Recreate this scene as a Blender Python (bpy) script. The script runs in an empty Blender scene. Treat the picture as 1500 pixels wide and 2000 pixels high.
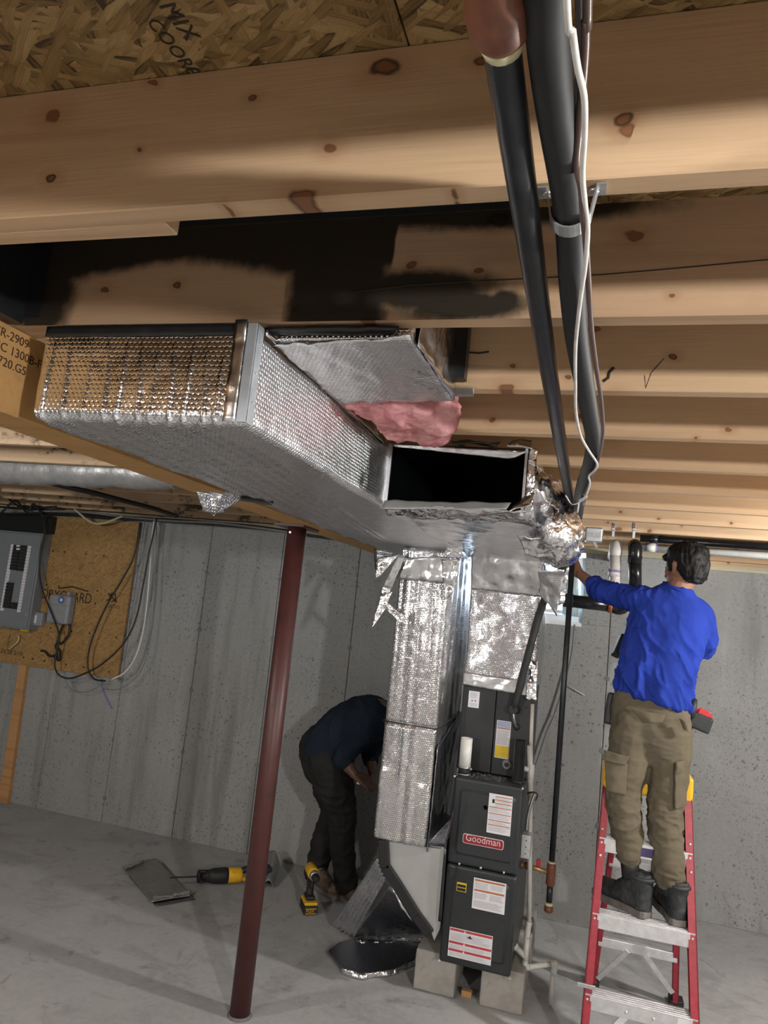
import bpy, bmesh, math, random
import numpy as np
from mathutils import Vector, Matrix, noise

S = bpy.context.scene
COL = S.collection
# ------------------------------------------------------------------ camera
# world: X right along the joists, Y away from the camera, Z up; the lens is the origin, the floor lies 1.86 m below it
F = 1408.66
R = np.array([[0.95684882, 0.27231042, 0.10142665],
              [0.06135294, 0.15185458, -0.98649683],
              [-0.28403547, 0.95015116, 0.12859484]])
cam_data = bpy.data.cameras.new('camera')
cam = bpy.data.objects.new('camera', cam_data)
COL.objects.link(cam)
cam_data.sensor_fit = 'HORIZONTAL'
cam_data.sensor_width = 36.0
cam_data.lens = F / 1500 * 36.0
cam_data.clip_start = 0.02
cam_data.clip_end = 100
cam.matrix_world = Matrix(((R[0][0], -R[1][0], -R[2][0], 0), (R[0][1], -R[1][1], -R[2][1], 0),
                           (R[0][2], -R[1][2], -R[2][2], 0), (0, 0, 0, 1)))
S.camera = cam

# ------------------------------------------------------------------ light and exposure
S.view_settings.view_transform = 'Standard'
S.view_settings.look = 'None'
S.view_settings.gamma = 1
S.view_settings.use_curve_mapping = False
S.view_settings.exposure = 1.2
world = bpy.data.worlds.new('daylight')
S.world = world
world.use_nodes = True
wn = world.node_tree.nodes['Background']
wn.inputs['Color'].default_value = (0.78, 0.90, 1.0, 1)
wn.inputs['Strength'].default_value = 8.0


def point_lamp(name, loc, watts, color, radius):
    d = bpy.data.lights.new(name, 'POINT')
    d.energy = watts
    d.color = color
    d.shadow_soft_size = radius
    o = bpy.data.objects.new(name, d)
    o.location = loc
    COL.objects.link(o)
    return o


WARM = (1.0, 0.985, 0.955)
point_lamp('bulb_behind_camera', (1.75, -0.75, 0.30), 128, WARM, 0.06)
point_lamp('bulb_right', (1.75, 3.0, 0.30), 74, WARM, 0.06)
point_lamp('added_lamp_far_left', (-3.1, 1.3, 0.36), 26, WARM, 0.06)  # added beyond the beam to match the brightness on the left
point_lamp('added_fill_behind_left', (-2.3, -1.9, 0.30), 78, WARM, 0.10)  # added unseen fill, brightens the floor and wall at left
portal = bpy.data.lights.new('window_portal', 'AREA')
portal.shape = 'RECTANGLE'
portal.size = 0.75
portal.size_y = 0.5
portal.cycles.is_portal = True
po = bpy.data.objects.new('window_portal', portal)
po.location = (-0.41, 5.24, 0.24)
po.rotation_euler = (math.radians(-90), 0, 0)
COL.objects.link(po)

FLOOR = -1.86
JB = 0.5305      # underside of the joists
OSBZ = 0.742     # underside of the subfloor
YW = 5.03        # back wall
YR = 5.56        # back wall, deeper part on the right
XSTEP = 0.60


# ------------------------------------------------------------------ geometry helpers
def ray(x, y):
    return R.T @ np.array([(x - 750) / F, (y - 1000) / F, 1.0])


def py(x, y, Y):
    d = ray(x, y)
    return Vector(d * (Y / d[1]))


def pz(x, y, Z):
    d = ray(x, y)
    return Vector(d * (Z / d[2]))


def px(x, y, X):
    d = ray(x, y)
    return Vector(d * (X / d[0]))


def V(*a):
    return Vector(a)


def frame(d, up=None):
    d = d.normalized()
    up = up or (Vector((0, 0, 1)) if abs(d.z) < 0.9 else Vector((1, 0, 0)))
    u = up.cross(d).normalized()
    v = d.cross(u).normalized()
    return u, v


def smooth_path(pts, n=8):
    pts = [Vector(p) for p in pts]
    if len(pts) < 3:
        return pts
    out = []
    P = [pts[0] * 2 - pts[1]] + pts + [pts[-1] * 2 - pts[-2]]
    for i in range(1, len(P) - 2):
        a, b, c, d = P[i - 1], P[i], P[i + 1], P[i + 2]
        for k in range(n):
            t = k / n
            out.append(0.5 * ((2 * b) + (c - a) * t + (2 * a - 5 * b + 4 * c - d) * t * t + (3 * b - a - 3 * c + d) * t ** 3))
    out.append(pts[-1])
    return out


class MB:
    def __init__(self):
        self.v = []
        self.f = []
        self.smooth = []

    def add(self, verts, faces, smooth=False):
        o = len(self.v)
        self.v += [Vector(p) for p in verts]
        self.f += [tuple(i + o for i in f) for f in faces]
        self.smooth += [smooth] * len(faces)
        return self

    def box(self, lo, hi):
        (a, b, c), (d, e, f) = lo, hi
        return self.add([(a, b, c), (d, b, c), (d, e, c), (a, e, c), (a, b, f), (d, b, f), (d, e, f), (a, e, f)],
                        [(3, 2, 1, 0), (4, 5, 6, 7), (0, 1, 5, 4), (1, 2, 6, 5), (2, 3, 7, 6), (3, 0, 4, 7)])

    def bar(self, p, q, w, h, up=None):
        p, q = Vector(p), Vector(q)
        u, v = frame(q - p, up)
        c = [u * w / 2 * s + v * h / 2 * t for s, t in ((-1, -1), (1, -1), (1, 1), (-1, 1))]
        return self.add([p + k for k in c] + [q + k for k in c],
                        [(3, 2, 1, 0), (4, 5, 6, 7), (0, 1, 5, 4), (1, 2, 6, 5), (2, 3, 7, 6), (3, 0, 4, 7)])

    def tube(self, pts, r, seg=12, cap=True):
        pts = [Vector(p) for p in pts]
        n = len(pts)
        rr = r if hasattr(r, '__len__') else [r] * n
        vs, fs = [], []
        u = None
        for i, p in enumerate(pts):
            d = (pts[min(i + 1, n - 1)] - pts[max(i - 1, 0)]).normalized()
            if u is None:
                u, v = frame(d)
            else:
                u = (u - d * u.dot(d)).normalized()
                v = d.cross(u)
            for k in range(seg):
                a = 2 * math.pi * k / seg
                vs.append(p + (u * math.cos(a) + v * math.sin(a)) * rr[i])
        for i in range(n - 1):
            for k in range(seg):
                k2 = (k + 1) % seg
                fs.append((i * seg + k, i * seg + k2, (i + 1) * seg + k2, (i + 1) * seg + k))
        self.add(vs, fs, True)
        if cap:
            o = len(self.v) - n * seg
            self.f.append(tuple(o + k for k in reversed(range(seg))))
            self.f.append(tuple(o + (n - 1) * seg + k for k in range(seg)))
            self.smooth += [False, False]
        return self

    def lathe(self, p, d, prof, seg=20):
        """prof: list of (distance along d, radius)"""
        p, d = Vector(p), Vector(d).normalized()
        u, v = frame(d)
        vs, fs = [], []
        for t, r in prof:
            for k in range(seg):
                a = 2 * math.pi * k / seg
                vs.append(p + d * t + (u * math.cos(a) + v * math.sin(a)) * max(r, 1e-4))
        m = len(prof)
        for i in range(m - 1):
            for k in range(seg):
                k2 = (k + 1) % seg
                fs.append((i * seg + k, i * seg + k2, (i + 1) * seg + k2, (i + 1) * seg + k))
        fs.append(tuple(reversed(range(seg))))
        fs.append(tuple((m - 1) * seg + k for k in range(seg)))
        k_ = len(self.f)
        self.add(vs, fs, True)
        self.smooth[-1] = self.smooth[-2] = False
        return self

    def prism(self, poly, ext):
        poly = [Vector(p) for p in poly]
        ext = Vector(ext)
        n = len(poly)
        nn = Vector((0, 0, 0))
        for i in range(n):
            nn += poly[i].cross(poly[(i + 1) % n])
        if nn.dot(ext) > 0:
            poly.reverse()
        return self.add(poly + [p + ext for p in poly],
                        [tuple(range(n)), tuple(reversed(range(n, 2 * n)))] +
                        [((i + 1) % n, i, n + i, n + (i + 1) % n) for i in range(n)])

    def sheet(self, a, b, c, d, nx, ny, thick, fn=None, smooth=True):
        """a thin sheet over the quad a-b-c-d; fn(u, v, p) may move points"""
        a, b, c, d = map(Vector, (a, b, c, d))
        nrm = (b - a).cross(d - a).normalized()
        top, bot = [], []
        for j in range(ny + 1):
            for i in range(nx + 1):
                u, v = i / nx, j / ny
                p = (a * (1 - u) + b * u) * (1 - v) + (d * (1 - u) + c * u) * v
                if fn:
                    p = fn(u, v, p, nrm)
                top.append(p + nrm * thick / 2)
                bot.append(p - nrm * thick / 2)
        N = len(top)
        w = nx + 1
        fs = []
        for j in range(ny):
            for i in range(nx):
                q = (j * w + i, j * w + i + 1, (j + 1) * w + i + 1, (j + 1) * w + i)
                fs.append(q)
                fs.append(tuple(N + k for k in reversed(q)))
        edge = [i for i in range(w)] + [j * w + nx for j in range(1, ny + 1)] + [ny * w + i for i in reversed(range(nx))] + [j * w for j in reversed(range(1, ny))]
        for k in range(len(edge)):
            i, j = edge[k], edge[(k + 1) % len(edge)]
            fs.append((j, i, N + i, N + j))
        return self.add(top + bot, fs, smooth)

    def build(self, name, m, parent=None, bevel=0.0, seg=2):
        root = Vector((0, 0, 0))
        p = parent
        while p is not None:
            root += Vector(p.location)
            p = p.parent
        if parent is None:
            xs = [v.x for v in self.v]; ys = [v.y for v in self.v]; zs = [v.z for v in self.v]
            org = Vector(((min(xs) + max(xs)) / 2, (min(ys) + max(ys)) / 2, min(zs)))
        else:
            org = root
        me = bpy.data.meshes.new(name)
        me.from_pydata([v - org for v in self.v], [], self.f)
        me.polygons.foreach_set('use_smooth', self.smooth)
        finish(me, org)
        me.materials.append(m)
        o = bpy.data.objects.new(name, me)
        COL.objects.link(o)
        if parent is None:
            o.location = org
        else:
            o.parent = parent
        if bevel:
            b = o.modifiers.new('bevel', 'BEVEL')
            b.width = bevel
            b.segments = seg
            b.limit_method = 'ANGLE'
            b.angle_limit = math.radians(40)
        return o


def finish(me, org):
    """uv in metres, projected along the dominant normal axis"""
    me.update()
    uv = me.uv_layers.new(name='uv')
    n = len(me.loops)
    if not n:
        return
    co = np.empty(len(me.vertices) * 3); me.vertices.foreach_get('co', co); co = co.reshape(-1, 3) + np.array(org)
    lv = np.empty(n, int); me.loops.foreach_get('vertex_index', lv)
    pn = np.empty(len(me.polygons) * 3); me.polygons.foreach_get('normal', pn); pn = np.abs(pn.reshape(-1, 3))
    lt = np.empty(len(me.polygons), int); me.polygons.foreach_get('loop_total', lt)
    ax = np.repeat(np.argmax(pn, 1), lt)
    P = co[lv]
    U = np.where(ax[:, None] == 0, P[:, [1, 2]], np.where(ax[:, None] == 1, P[:, [0, 2]], P[:, [0, 1]]))
    uv.data.foreach_set('uv', U.astype(np.float32).ravel())


def thing(name, label, cat, loc, group=None):
    o = bpy.data.objects.new(name, None)
    o.empty_display_size = 0.05
    o.location = loc
    COL.objects.link(o)
    tag(o, label, cat, group)
    return o


def tag(o, label=None, cat=None, group=None, kind=None):
    if label: o['label'] = label
    if cat: o['category'] = cat
    if group: o['group'] = group
    if kind: o['kind'] = kind
    return o


def text_mesh(body, size, origin, xd, yd, depth=0.0004, align='LEFT'):
    cu = bpy.data.curves.new('lettering', 'FONT')
    cu.body = body
    cu.size = size
    cu.extrude = depth
    cu.align_x = align
    cu.resolution_u = 3
    ob = bpy.data.objects.new('lettering', cu)
    me = bpy.data.meshes.new_from_object(ob)
    xd, yd = Vector(xd).normalized(), Vector(yd).normalized()
    zd = xd.cross(yd)
    M = Matrix((xd, yd, zd)).transposed()
    m = MB()
    m.add([M @ v.co + Vector(origin) for v in me.vertices], [tuple(p.vertices) for p in me.polygons])
    bpy.data.objects.remove(ob)
    bpy.data.meshes.remove(me)
    return m


def fbm(p, s, oct=3):
    v, a = 0.0, 1.0
    for _ in range(oct):
        v += a * noise.noise(p * s)
        s *= 2.1
        a *= 0.5
    return v


# ------------------------------------------------------------------ materials
class NT:
    def __init__(self, name):
        self.m = bpy.data.materials.new(name)
        self.m.use_nodes = True
        self.t = self.m.node_tree
        self.b = self.t.nodes['Principled BSDF']

    def n(self, typ, **kw):
        nd = self.t.nodes.new(typ)
        ins = kw.pop('ins', {})
        for k, v in kw.items():
            setattr(nd, k, v)
        for k, v in ins.items():
            self.set(nd.inputs[k], v)
        return nd

    def set(self, sock, v):
        if isinstance(v, bpy.types.NodeSocket):
            self.t.links.new(v, sock)
        elif isinstance(v, tuple) and len(v) == 3 and sock.type == 'RGBA':
            sock.default_value = (*v, 1)
        else:
            sock.default_value = v

    def p(self, **kw):
        for k, v in kw.items():
            self.set(self.b.inputs[k.replace('_', ' ')], v)
        return self

    def math(self, op, a, b=0.0, c=None, clamp=False):
        nd = self.n('ShaderNodeMath', operation=op, use_clamp=clamp)
        self.set(nd.inputs[0], a); self.set(nd.inputs[1], b)
        if c is not None: self.set(nd.inputs[2], c)
        return nd.outputs[0]

    def coord(self, kind='Object', scale=(1, 1, 1), rot=(0, 0, 0), loc=(0, 0, 0), rnd=False):
        c = self.n('ShaderNodeTexCoord').outputs[kind]
        if rnd:
            oi = self.n('ShaderNodeObjectInfo').outputs['Random']
            k = self.math('MULTIPLY', oi, 37.0)
            c = self.n('ShaderNodeVectorMath', operation='ADD', ins={0: c, 1: k}).outputs[0]
        return self.n('ShaderNodeMapping', ins={'Vector': c, 'Scale': scale, 'Rotation': rot, 'Location': loc}).outputs[0]

    def noise(self, vec, scale, detail=3, rough=0.5, dist=0.0):
        return self.n('ShaderNodeTexNoise', ins={'Vector': vec, 'Scale': scale, 'Detail': detail, 'Roughness': rough, 'Distortion': dist}).outputs['Fac']

    def vor(self, vec, scale, out='Distance', feature='F1', rnd=1.0):
        return self.n('ShaderNodeTexVoronoi', feature=feature, ins={'Vector': vec, 'Scale': scale, 'Randomness': rnd}).outputs[out]

    def ramp(self, fac, stops):
        nd = self.n('ShaderNodeValToRGB', ins={'Fac': fac})
        e = nd.color_ramp.elements
        while len(e) < len(stops): e.new(0.5)
        for el, (pos, c) in zip(e, stops):
            el.position = pos
            el.color = (*c, 1) if len(c) == 3 else c
        return nd.outputs[0]

    def step(self, x, a, b):
        return self.n('ShaderNodeMapRange', clamp=True, interpolation_type='SMOOTHSTEP', ins={0: x, 1: a, 2: b, 3: 0.0, 4: 1.0}).outputs[0]

    def mix(self, f, a, b, mode='MIX'):
        nd = self.n('ShaderNodeMix', data_type='RGBA', blend_type=mode)
        self.set(nd.inputs[0], f)
        self.set(nd.inputs[6], a); self.set(nd.inputs[7], b)
        return nd.outputs[2]

    def bump(self, h, dist=0.002, strength=1.0, normal=None):
        nd = self.n('ShaderNodeBump', ins={'Height': h, 'Distance': dist, 'Strength': strength})
        if normal is not None: self.set(nd.inputs['Normal'], normal)
        self.set(self.b.inputs['Normal'], nd.outputs[0])
        return nd.outputs[0]


def plain(name, col, rough=0.5, metal=0.0, grain=0.12, scale=30, bump=0.0, spec=0.5):
    t = NT(name)
    v = t.coord()
    k = t.noise(v, scale, 3, 0.6)
    lo = tuple(c * (1 - grain) for c in col)
    hi = tuple(min(1, c * (1 + grain)) for c in col)
    t.p(Base_Color=t.ramp(k, [(0.3, lo), (0.7, hi)]), Roughness=rough, Metallic=metal)
    t.b.inputs['Specular IOR Level'].default_value = spec
    if bump: t.bump(k, bump)
    return t.m


def lumber(name, base, dark, rings=1.0, knots=True, stain=False, mold=False):
    t = NT(name)
    v = t.coord(rnd=True)
    g1 = t.noise(t.coord(scale=(0.9, 14, 14), rnd=True), 1.6, 4, 0.55, 0.6)
    g2 = t.noise(t.coord(scale=(2.0, 90, 90), rnd=True), 3.0, 2, 0.5)
    blotch = t.noise(t.coord(scale=(1, 2, 2), rnd=True), 1.1, 2)
    c = t.ramp(g1, [(0.28, dark), (0.45, base), (0.62, tuple(min(1, x * 1.1) for x in base)), (0.8, dark)])
    c = t.mix(t.math('MULTIPLY', g2, 0.35), c, tuple(x * 0.72 for x in base))
    c = t.mix(t.math('MULTIPLY', t.step(blotch, 0.45, 0.75), 0.35), c, tuple(x * y for x, y in zip(base, (0.86, 0.74, 0.62))))
    if knots:
        sp = t.n('ShaderNodeSeparateXYZ', ins={0: v})
        wob = t.n('ShaderNodeVectorMath', operation='SCALE', ins={0: t.n('ShaderNodeTexNoise', ins={'Vector': v, 'Scale': 30.0}).outputs['Color'], 3: 0.10}).outputs[0]
        for kx, kz, thr, s0, s1, off in ((3.6, 5.5, 0.40, 0.022, 0.042, 0.0), (6.0, 8.0, 0.60, 0.02, 0.04, 4.3)):
            vec = t.n('ShaderNodeCombineXYZ', ins={0: t.math('MULTIPLY_ADD', sp.outputs[0], kx, off), 1: t.math('MULTIPLY_ADD', sp.outputs[2], kz, off), 2: 0.0}).outputs[0]
            vec = t.n('ShaderNodeVectorMath', operation='ADD', ins={0: vec, 1: wob}).outputs[0]
            vo = t.n('ShaderNodeTexVoronoi', voronoi_dimensions='2D', ins={'Vector': vec, 'Scale': 1.0})
            d, rc = vo.outputs['Distance'], t.n('ShaderNodeSeparateXYZ', ins={0: vo.outputs['Color']})
            pres = t.math('GREATER_THAN', rc.outputs[0], thr)
            size = t.math('MULTIPLY_ADD', rc.outputs[1], s1, s0)
            k = t.math('DIVIDE', d, size)
            core = t.math('MULTIPLY', t.math('SUBTRACT', 1.0, t.step(k, 0.75, 1.1)), pres)
            rim = t.math('MULTIPLY', t.math('MULTIPLY', t.step(k, 0.5, 0.9), t.math('SUBTRACT', 1.0, t.step(k, 0.9, 1.4))), t.math('MULTIPLY', pres, rc.outputs[2]))
            halo = t.math('MULTIPLY', t.math('SUBTRACT', 1.0, t.step(k, 0.9, 4.2)), pres)
            c = t.mix(t.math('MULTIPLY', halo, 0.32), c, tuple(x * y for x, y in zip(base, (0.62, 0.42, 0.28))))
            c = t.mix(t.math('MULTIPLY', core, 0.8), c, tuple(x * y for x, y in zip(base, (0.30, 0.14, 0.085))))
            c = t.mix(t.math('MULTIPLY', rim, 0.95), c, (0.03, 0.015, 0.008))
    if stain:
        at = t.n('ShaderNodeAttribute', attribute_name='stain').outputs['Fac']
        w = t.noise(t.coord(scale=(1.4, 1, 1)), 22, 5, 0.62)
        w2 = t.noise(t.coord(scale=(1, 1, 2)), 5, 3, 0.6)
        s = t.math('ADD', at, t.math('ADD', t.math('MULTIPLY', t.math('SUBTRACT', w, 0.5), 0.45), t.math('MULTIPLY', t.math('SUBTRACT', w2, 0.5), 0.5)))
        c = t.mix(t.math('MULTIPLY', t.step(s, 0.22, 0.85), 0.97), c, (0.010, 0.009, 0.006))
    if mold:
        mn = t.noise(t.coord(scale=(1, 1, 1.6)), 5.5, 5, 0.7)
        c = t.mix(t.math('MULTIPLY', t.step(mn, 0.53, 0.64), 0.85), c, (0.02, 0.016, 0.01))
    t.p(Base_Color=c, Roughness=0.62)
    t.b.inputs['Specular IOR Level'].default_value = 0.25
    t.bump(g2, 0.0006, 0.5)
    return t.m


def osb(name, tones, dark, plane='xy', dens=1.0):
    t = NT(name)
    warp = t.n('ShaderNodeTexNoise', ins={'Vector': t.coord(), 'Scale': 5.0, 'Detail': 3.0}).outputs['Color']
    cols = None
    hgt = None
    for i, (ang, sx, sy) in enumerate(((0.9, 11, 60), (2.2, 14, 75), (0.25, 17, 95), (1.5, 12, 66), (2.75, 20, 110), (0.6, 24, 130))):
        ax = (0, 0, ang) if plane == 'xy' else (0, ang, 0)
        sc = (sx * dens, sy * dens, 1) if plane == 'xy' else (sx * dens, 1, sy * dens)
        v = t.n('ShaderNodeVectorRotate', rotation_type='EULER_XYZ', ins={'Vector': t.coord(), 'Rotation': ax}).outputs[0]
        v = t.n('ShaderNodeMapping', ins={'Vector': v, 'Scale': sc}).outputs[0]
        v = t.n('ShaderNodeVectorMath', operation='ADD', ins={0: v, 1: t.n('ShaderNodeVectorMath', operation='SCALE', ins={0: warp, 3: 2.2}).outputs[0]}).outputs[0]
        if plane != 'xy':
            sp = t.n('ShaderNodeSeparateXYZ', ins={0: v})
            v = t.n('ShaderNodeCombineXYZ', ins={0: sp.outputs[0], 1: sp.outputs[2], 2: 0.0}).outputs[0]
        vo = t.n('ShaderNodeTexVoronoi', voronoi_dimensions='2D', ins={'Vector': v, 'Scale': 1.0})
        sep = t.n('ShaderNodeSeparateXYZ', ins={0: vo.outputs['Color']})
        grain = t.noise(t.n('ShaderNodeVectorMath', operation='MULTIPLY', ins={0: v, 1: (0.7, 3.0, 1.0)}).outputs[0], 2.0, 3)
        k = t.math('ADD', t.math('MULTIPLY', sep.outputs[0], 0.72), t.math('MULTIPLY', t.math('SUBTRACT', grain, 0.35), 0.8))
        k = t.math('SUBTRACT', k, t.math('MULTIPLY', t.step(vo.outputs['Distance'], 0.35, 0.75), 0.16))
        cc = t.ramp(k, [(0.0, dark), (0.14, tones[0]), (0.5, tones[1]), (0.95, tones[2])])
        if cols is None:
            cols, hgt = cc, k
        else:
            sel = t.math('GREATER_THAN', sep.outputs[1], 0.56)
            cols = t.mix(sel, cols, cc)
            hgt = t.math('ADD', hgt, t.math('MULTIPLY', sel, k))
    t.p(Base_Color=cols, Roughness=0.6)
    t.bump(hgt, 0.0012, 0.6)
    return t.m


def concrete(name, base, pits=True, streak=0.5, wall=True):
    t = NT(name)
    v = t.coord()
    big = t.noise(v, 1.3, 4, 0.6)
    fine = t.noise(v, 38, 4, 0.65)
    c = t.ramp(big, [(0.3, tuple(x * 0.80 for x in base)), (0.55, base), (0.75, tuple(x * 1.13 for x in base))])
    c = t.mix(0.3, c, t.ramp(fine, [(0.3, tuple(x * 0.72 for x in base)), (0.7, tuple(x * 1.2 for x in base))]))
    if wall:
        st = t.noise(t.coord(scale=(3.2, 3.2, 0.28)), 1.6, 4, 0.6)
        c = t.mix(t.math('MULTIPLY', t.step(st, 0.5, 0.72), streak), c, tuple(x * y for x, y in zip(base, (0.55, 0.55, 0.48))))
        st2 = t.noise(t.coord(scale=(5, 5, 0.5), loc=(7, 0, 3)), 1.4, 3, 0.6)
        c = t.mix(t.math('MULTIPLY', t.step(st2, 0.55, 0.75), 0.25), c, tuple(min(1, x * 1.35) for x in base))
    else:
        st = t.noise(t.coord(scale=(1, 1.6, 1)), 2.6, 5, 0.68, 0.6)
        c = t.mix(t.math('MULTIPLY', t.step(st, 0.48, 0.68), 0.5), c, tuple(x * 0.62 for x in base))
        st2 = t.noise(t.coord(scale=(1.5, 1, 1), loc=(3, 9, 0)), 4.5, 6, 0.7, 0.8)
        c = t.mix(t.math('MULTIPLY', t.step(st2, 0.56, 0.68), 0.55), c, tuple(x * 0.45 for x in base))
    h = fine
    if pits:
        sp = t.n('ShaderNodeSeparateXYZ', ins={0: v})
        flat = t.n('ShaderNodeCombineXYZ', ins={0: sp.outputs[0], 1: sp.outputs[2], 2: 0.0}).outputs[0]
        wob = t.n('ShaderNodeTexNoise', ins={'Vector': v, 'Scale': 55.0, 'Detail': 2.0}).outputs['Color']
        flat = t.n('ShaderNodeVectorMath', operation='ADD', ins={0: flat, 1: t.n('ShaderNodeVectorMath', operation='SCALE', ins={0: wob, 3: 0.034}).outputs[0]}).outputs[0]
        for sc, lo, hi, th, amt in ((23, 0.05, 0.17, 0.42, 0.72), (10, 0.03, 0.13, 0.44, 0.65), (48, 0.07, 0.24, 0.38, 0.55)):
            vo = t.n('ShaderNodeTexVoronoi', voronoi_dimensions='2D', ins={'Vector': flat, 'Scale': float(sc)})
            rc = t.n('ShaderNodeSeparateXYZ', ins={0: vo.outputs['Color']})
            m = t.math('MULTIPLY', t.step(t.noise(t.coord(loc=(sc, 0, sc * 0.7)), 2.4, 3), th, th + 0.16), t.math('GREATER_THAN', rc.outputs[0], 0.35))
            pit = t.math('MULTIPLY', t.math('SUBTRACT', 1.0, t.step(vo.outputs['Distance'], lo, hi)), m)
            c = t.mix(t.math('MULTIPLY', pit, amt), c, tuple(x * 0.25 for x in base))
            h = t.math('SUBTRACT', h, t.math('MULTIPLY', pit, 0.8))
    t.p(Base_Color=c, Roughness=0.78)
    t.b.inputs['Specular IOR Level'].default_value = 0.3
    t.bump(h, 0.0015, 0.5)
    return t.m


def hexes(t, size, u=None):
    """distance to the nearest centre of a hexagonal lattice, in cell units"""
    uv = t.n('ShaderNodeTexCoord').outputs['UV']
    sp = t.n('ShaderNodeSeparateXYZ', ins={0: uv})
    x = t.math('DIVIDE', sp.outputs[0], size)
    y = t.math('DIVIDE', sp.outputs[1], size * 0.8660254)
    y2 = t.math('MULTIPLY', y, 0.5)
    ds = []
    for off in (0.0, 0.5):
        fx = t.math('SUBTRACT', t.math('FRACT', t.math('ADD', x, off)), 0.5)
        fy = t.math('MULTIPLY', t.math('SUBTRACT', t.math('FRACT', t.math('ADD', y2, off)), 0.5), 1.7320508)
        ds.append(t.math('SQRT', t.math('ADD', t.math('MULTIPLY', fx, fx), t.math('MULTIPLY', fy, fy))))
    return t.math('MINIMUM', ds[0], ds[1])


def bubble_foil(name, cell=0.0112, col=(0.82, 0.82, 0.84), rough=0.13, wr=0.004, bub=0.0011, wscale=9):
    t = NT(name)
    d = hexes(t, cell)
    dome = t.math('SUBTRACT', 1.0, t.step(d, 0.27, 0.5))
    v = t.coord()
    w = t.noise(v, wscale, 3, 0.55)
    w2 = t.n('ShaderNodeTexNoise', ins={'Vector': v, 'Scale': wscale * 4.5, 'Detail': 3.0, 'Roughness': 0.6, 'Distortion': 1.2}).outputs['Fac']
    b1 = t.n('ShaderNodeBump', ins={'Height': dome, 'Distance': bub, 'Strength': 1.0}).outputs[0]
    b2 = t.n('ShaderNodeBump', ins={'Height': w2, 'Distance': wr * 0.3, 'Strength': 0.8, 'Normal': b1}).outputs[0]
    t.bump(w, wr, 0.7, b2)
    t.p(Base_Color=t.ramp(w2, [(0.2, tuple(c * 0.8 for c in col)), (0.6, col)]), Metallic=1.0, Roughness=rough)
    return t.m


def crumpled(name, col=(0.82, 0.82, 0.84), rough=0.14, s=26, amt=0.006):
    t = NT(name)
    v = t.coord()
    wv = t.n('ShaderNodeVectorMath', operation='ADD', ins={0: v, 1: t.n('ShaderNodeVectorMath', operation='SCALE', ins={0: t.n('ShaderNodeTexNoise', ins={'Vector': v, 'Scale': 14.0}).outputs['Color'], 3: 0.06}).outputs[0]}).outputs[0]
    d = t.vor(wv, s)
    d2 = t.vor(wv, s * 2.7)
    n = t.noise(v, 60, 3)
    h = t.math('ADD', d, t.math('ADD', t.math('MULTIPLY', d2, 0.4), t.math('MULTIPLY', n, 0.15)))
    t.bump(h, amt, 0.9)
    t.p(Base_Color=t.ramp(n, [(0.2, tuple(c * 0.85 for c in col)), (0.7, col)]), Metallic=1.0, Roughness=rough)
    return t.m


def cloth(name, col, dark=0.6, weave=900, rough=0.9):
    t = NT(name)
    v = t.coord()
    n = t.noise(v, 7, 4, 0.6)
    f = t.noise(v, 160, 2)
    c = t.ramp(n, [(0.3, tuple(x * dark for x in col)), (0.65, col)])
    c = t.mix(t.math('MULTIPLY', f, 0.25), c, tuple(x * 0.6 for x in col))
    t.p(Base_Color=c, Roughness=rough)
    t.b.inputs['Specular IOR Level'].default_value = 0.15
    t.bump(f, 0.0008, 0.6)
    return t.m


def rusty(name, col, rust, amount=0.6, rough=0.55, scale=9):
    t = NT(name)
    v = t.coord()
    n = t.noise(v, scale, 5, 0.65)
    n2 = t.noise(t.coord(scale=(1, 1, 0.15)), scale * 2, 3)
    c = t.mix(t.math('MULTIPLY', t.step(n, 0.5, 0.72), amount), col, rust)
    c = t.mix(t.math('MULTIPLY', t.step(n2, 0.55, 0.8), 0.4), c, tuple(x * 0.55 for x in col))
    sp = t.vor(v, 60)
    c = t.mix(t.math('MULTIPLY', t.math('SUBTRACT', 1.0, t.step(sp, 0.05, 0.09)), 0.35), c, tuple(min(1, x * 2.6) for x in col))
    t.p(Base_Color=c, Roughness=rough)
    t.bump(n, 0.0008, 0.5)
    return t.m


def galv(name, col=(0.62, 0.64, 0.66), rough=0.42):
    t = NT(name)
    k = t.n('ShaderNodeSeparateXYZ', ins={0: t.vor(t.coord(), 60, 'Color')}).outputs[0]
    c = t.mix(t.math('MULTIPLY', k, 0.35), col, tuple(x * 0.6 for x in col))
    t.p(Base_Color=c, Metallic=0.9, Roughness=rough)
    return t.m


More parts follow.
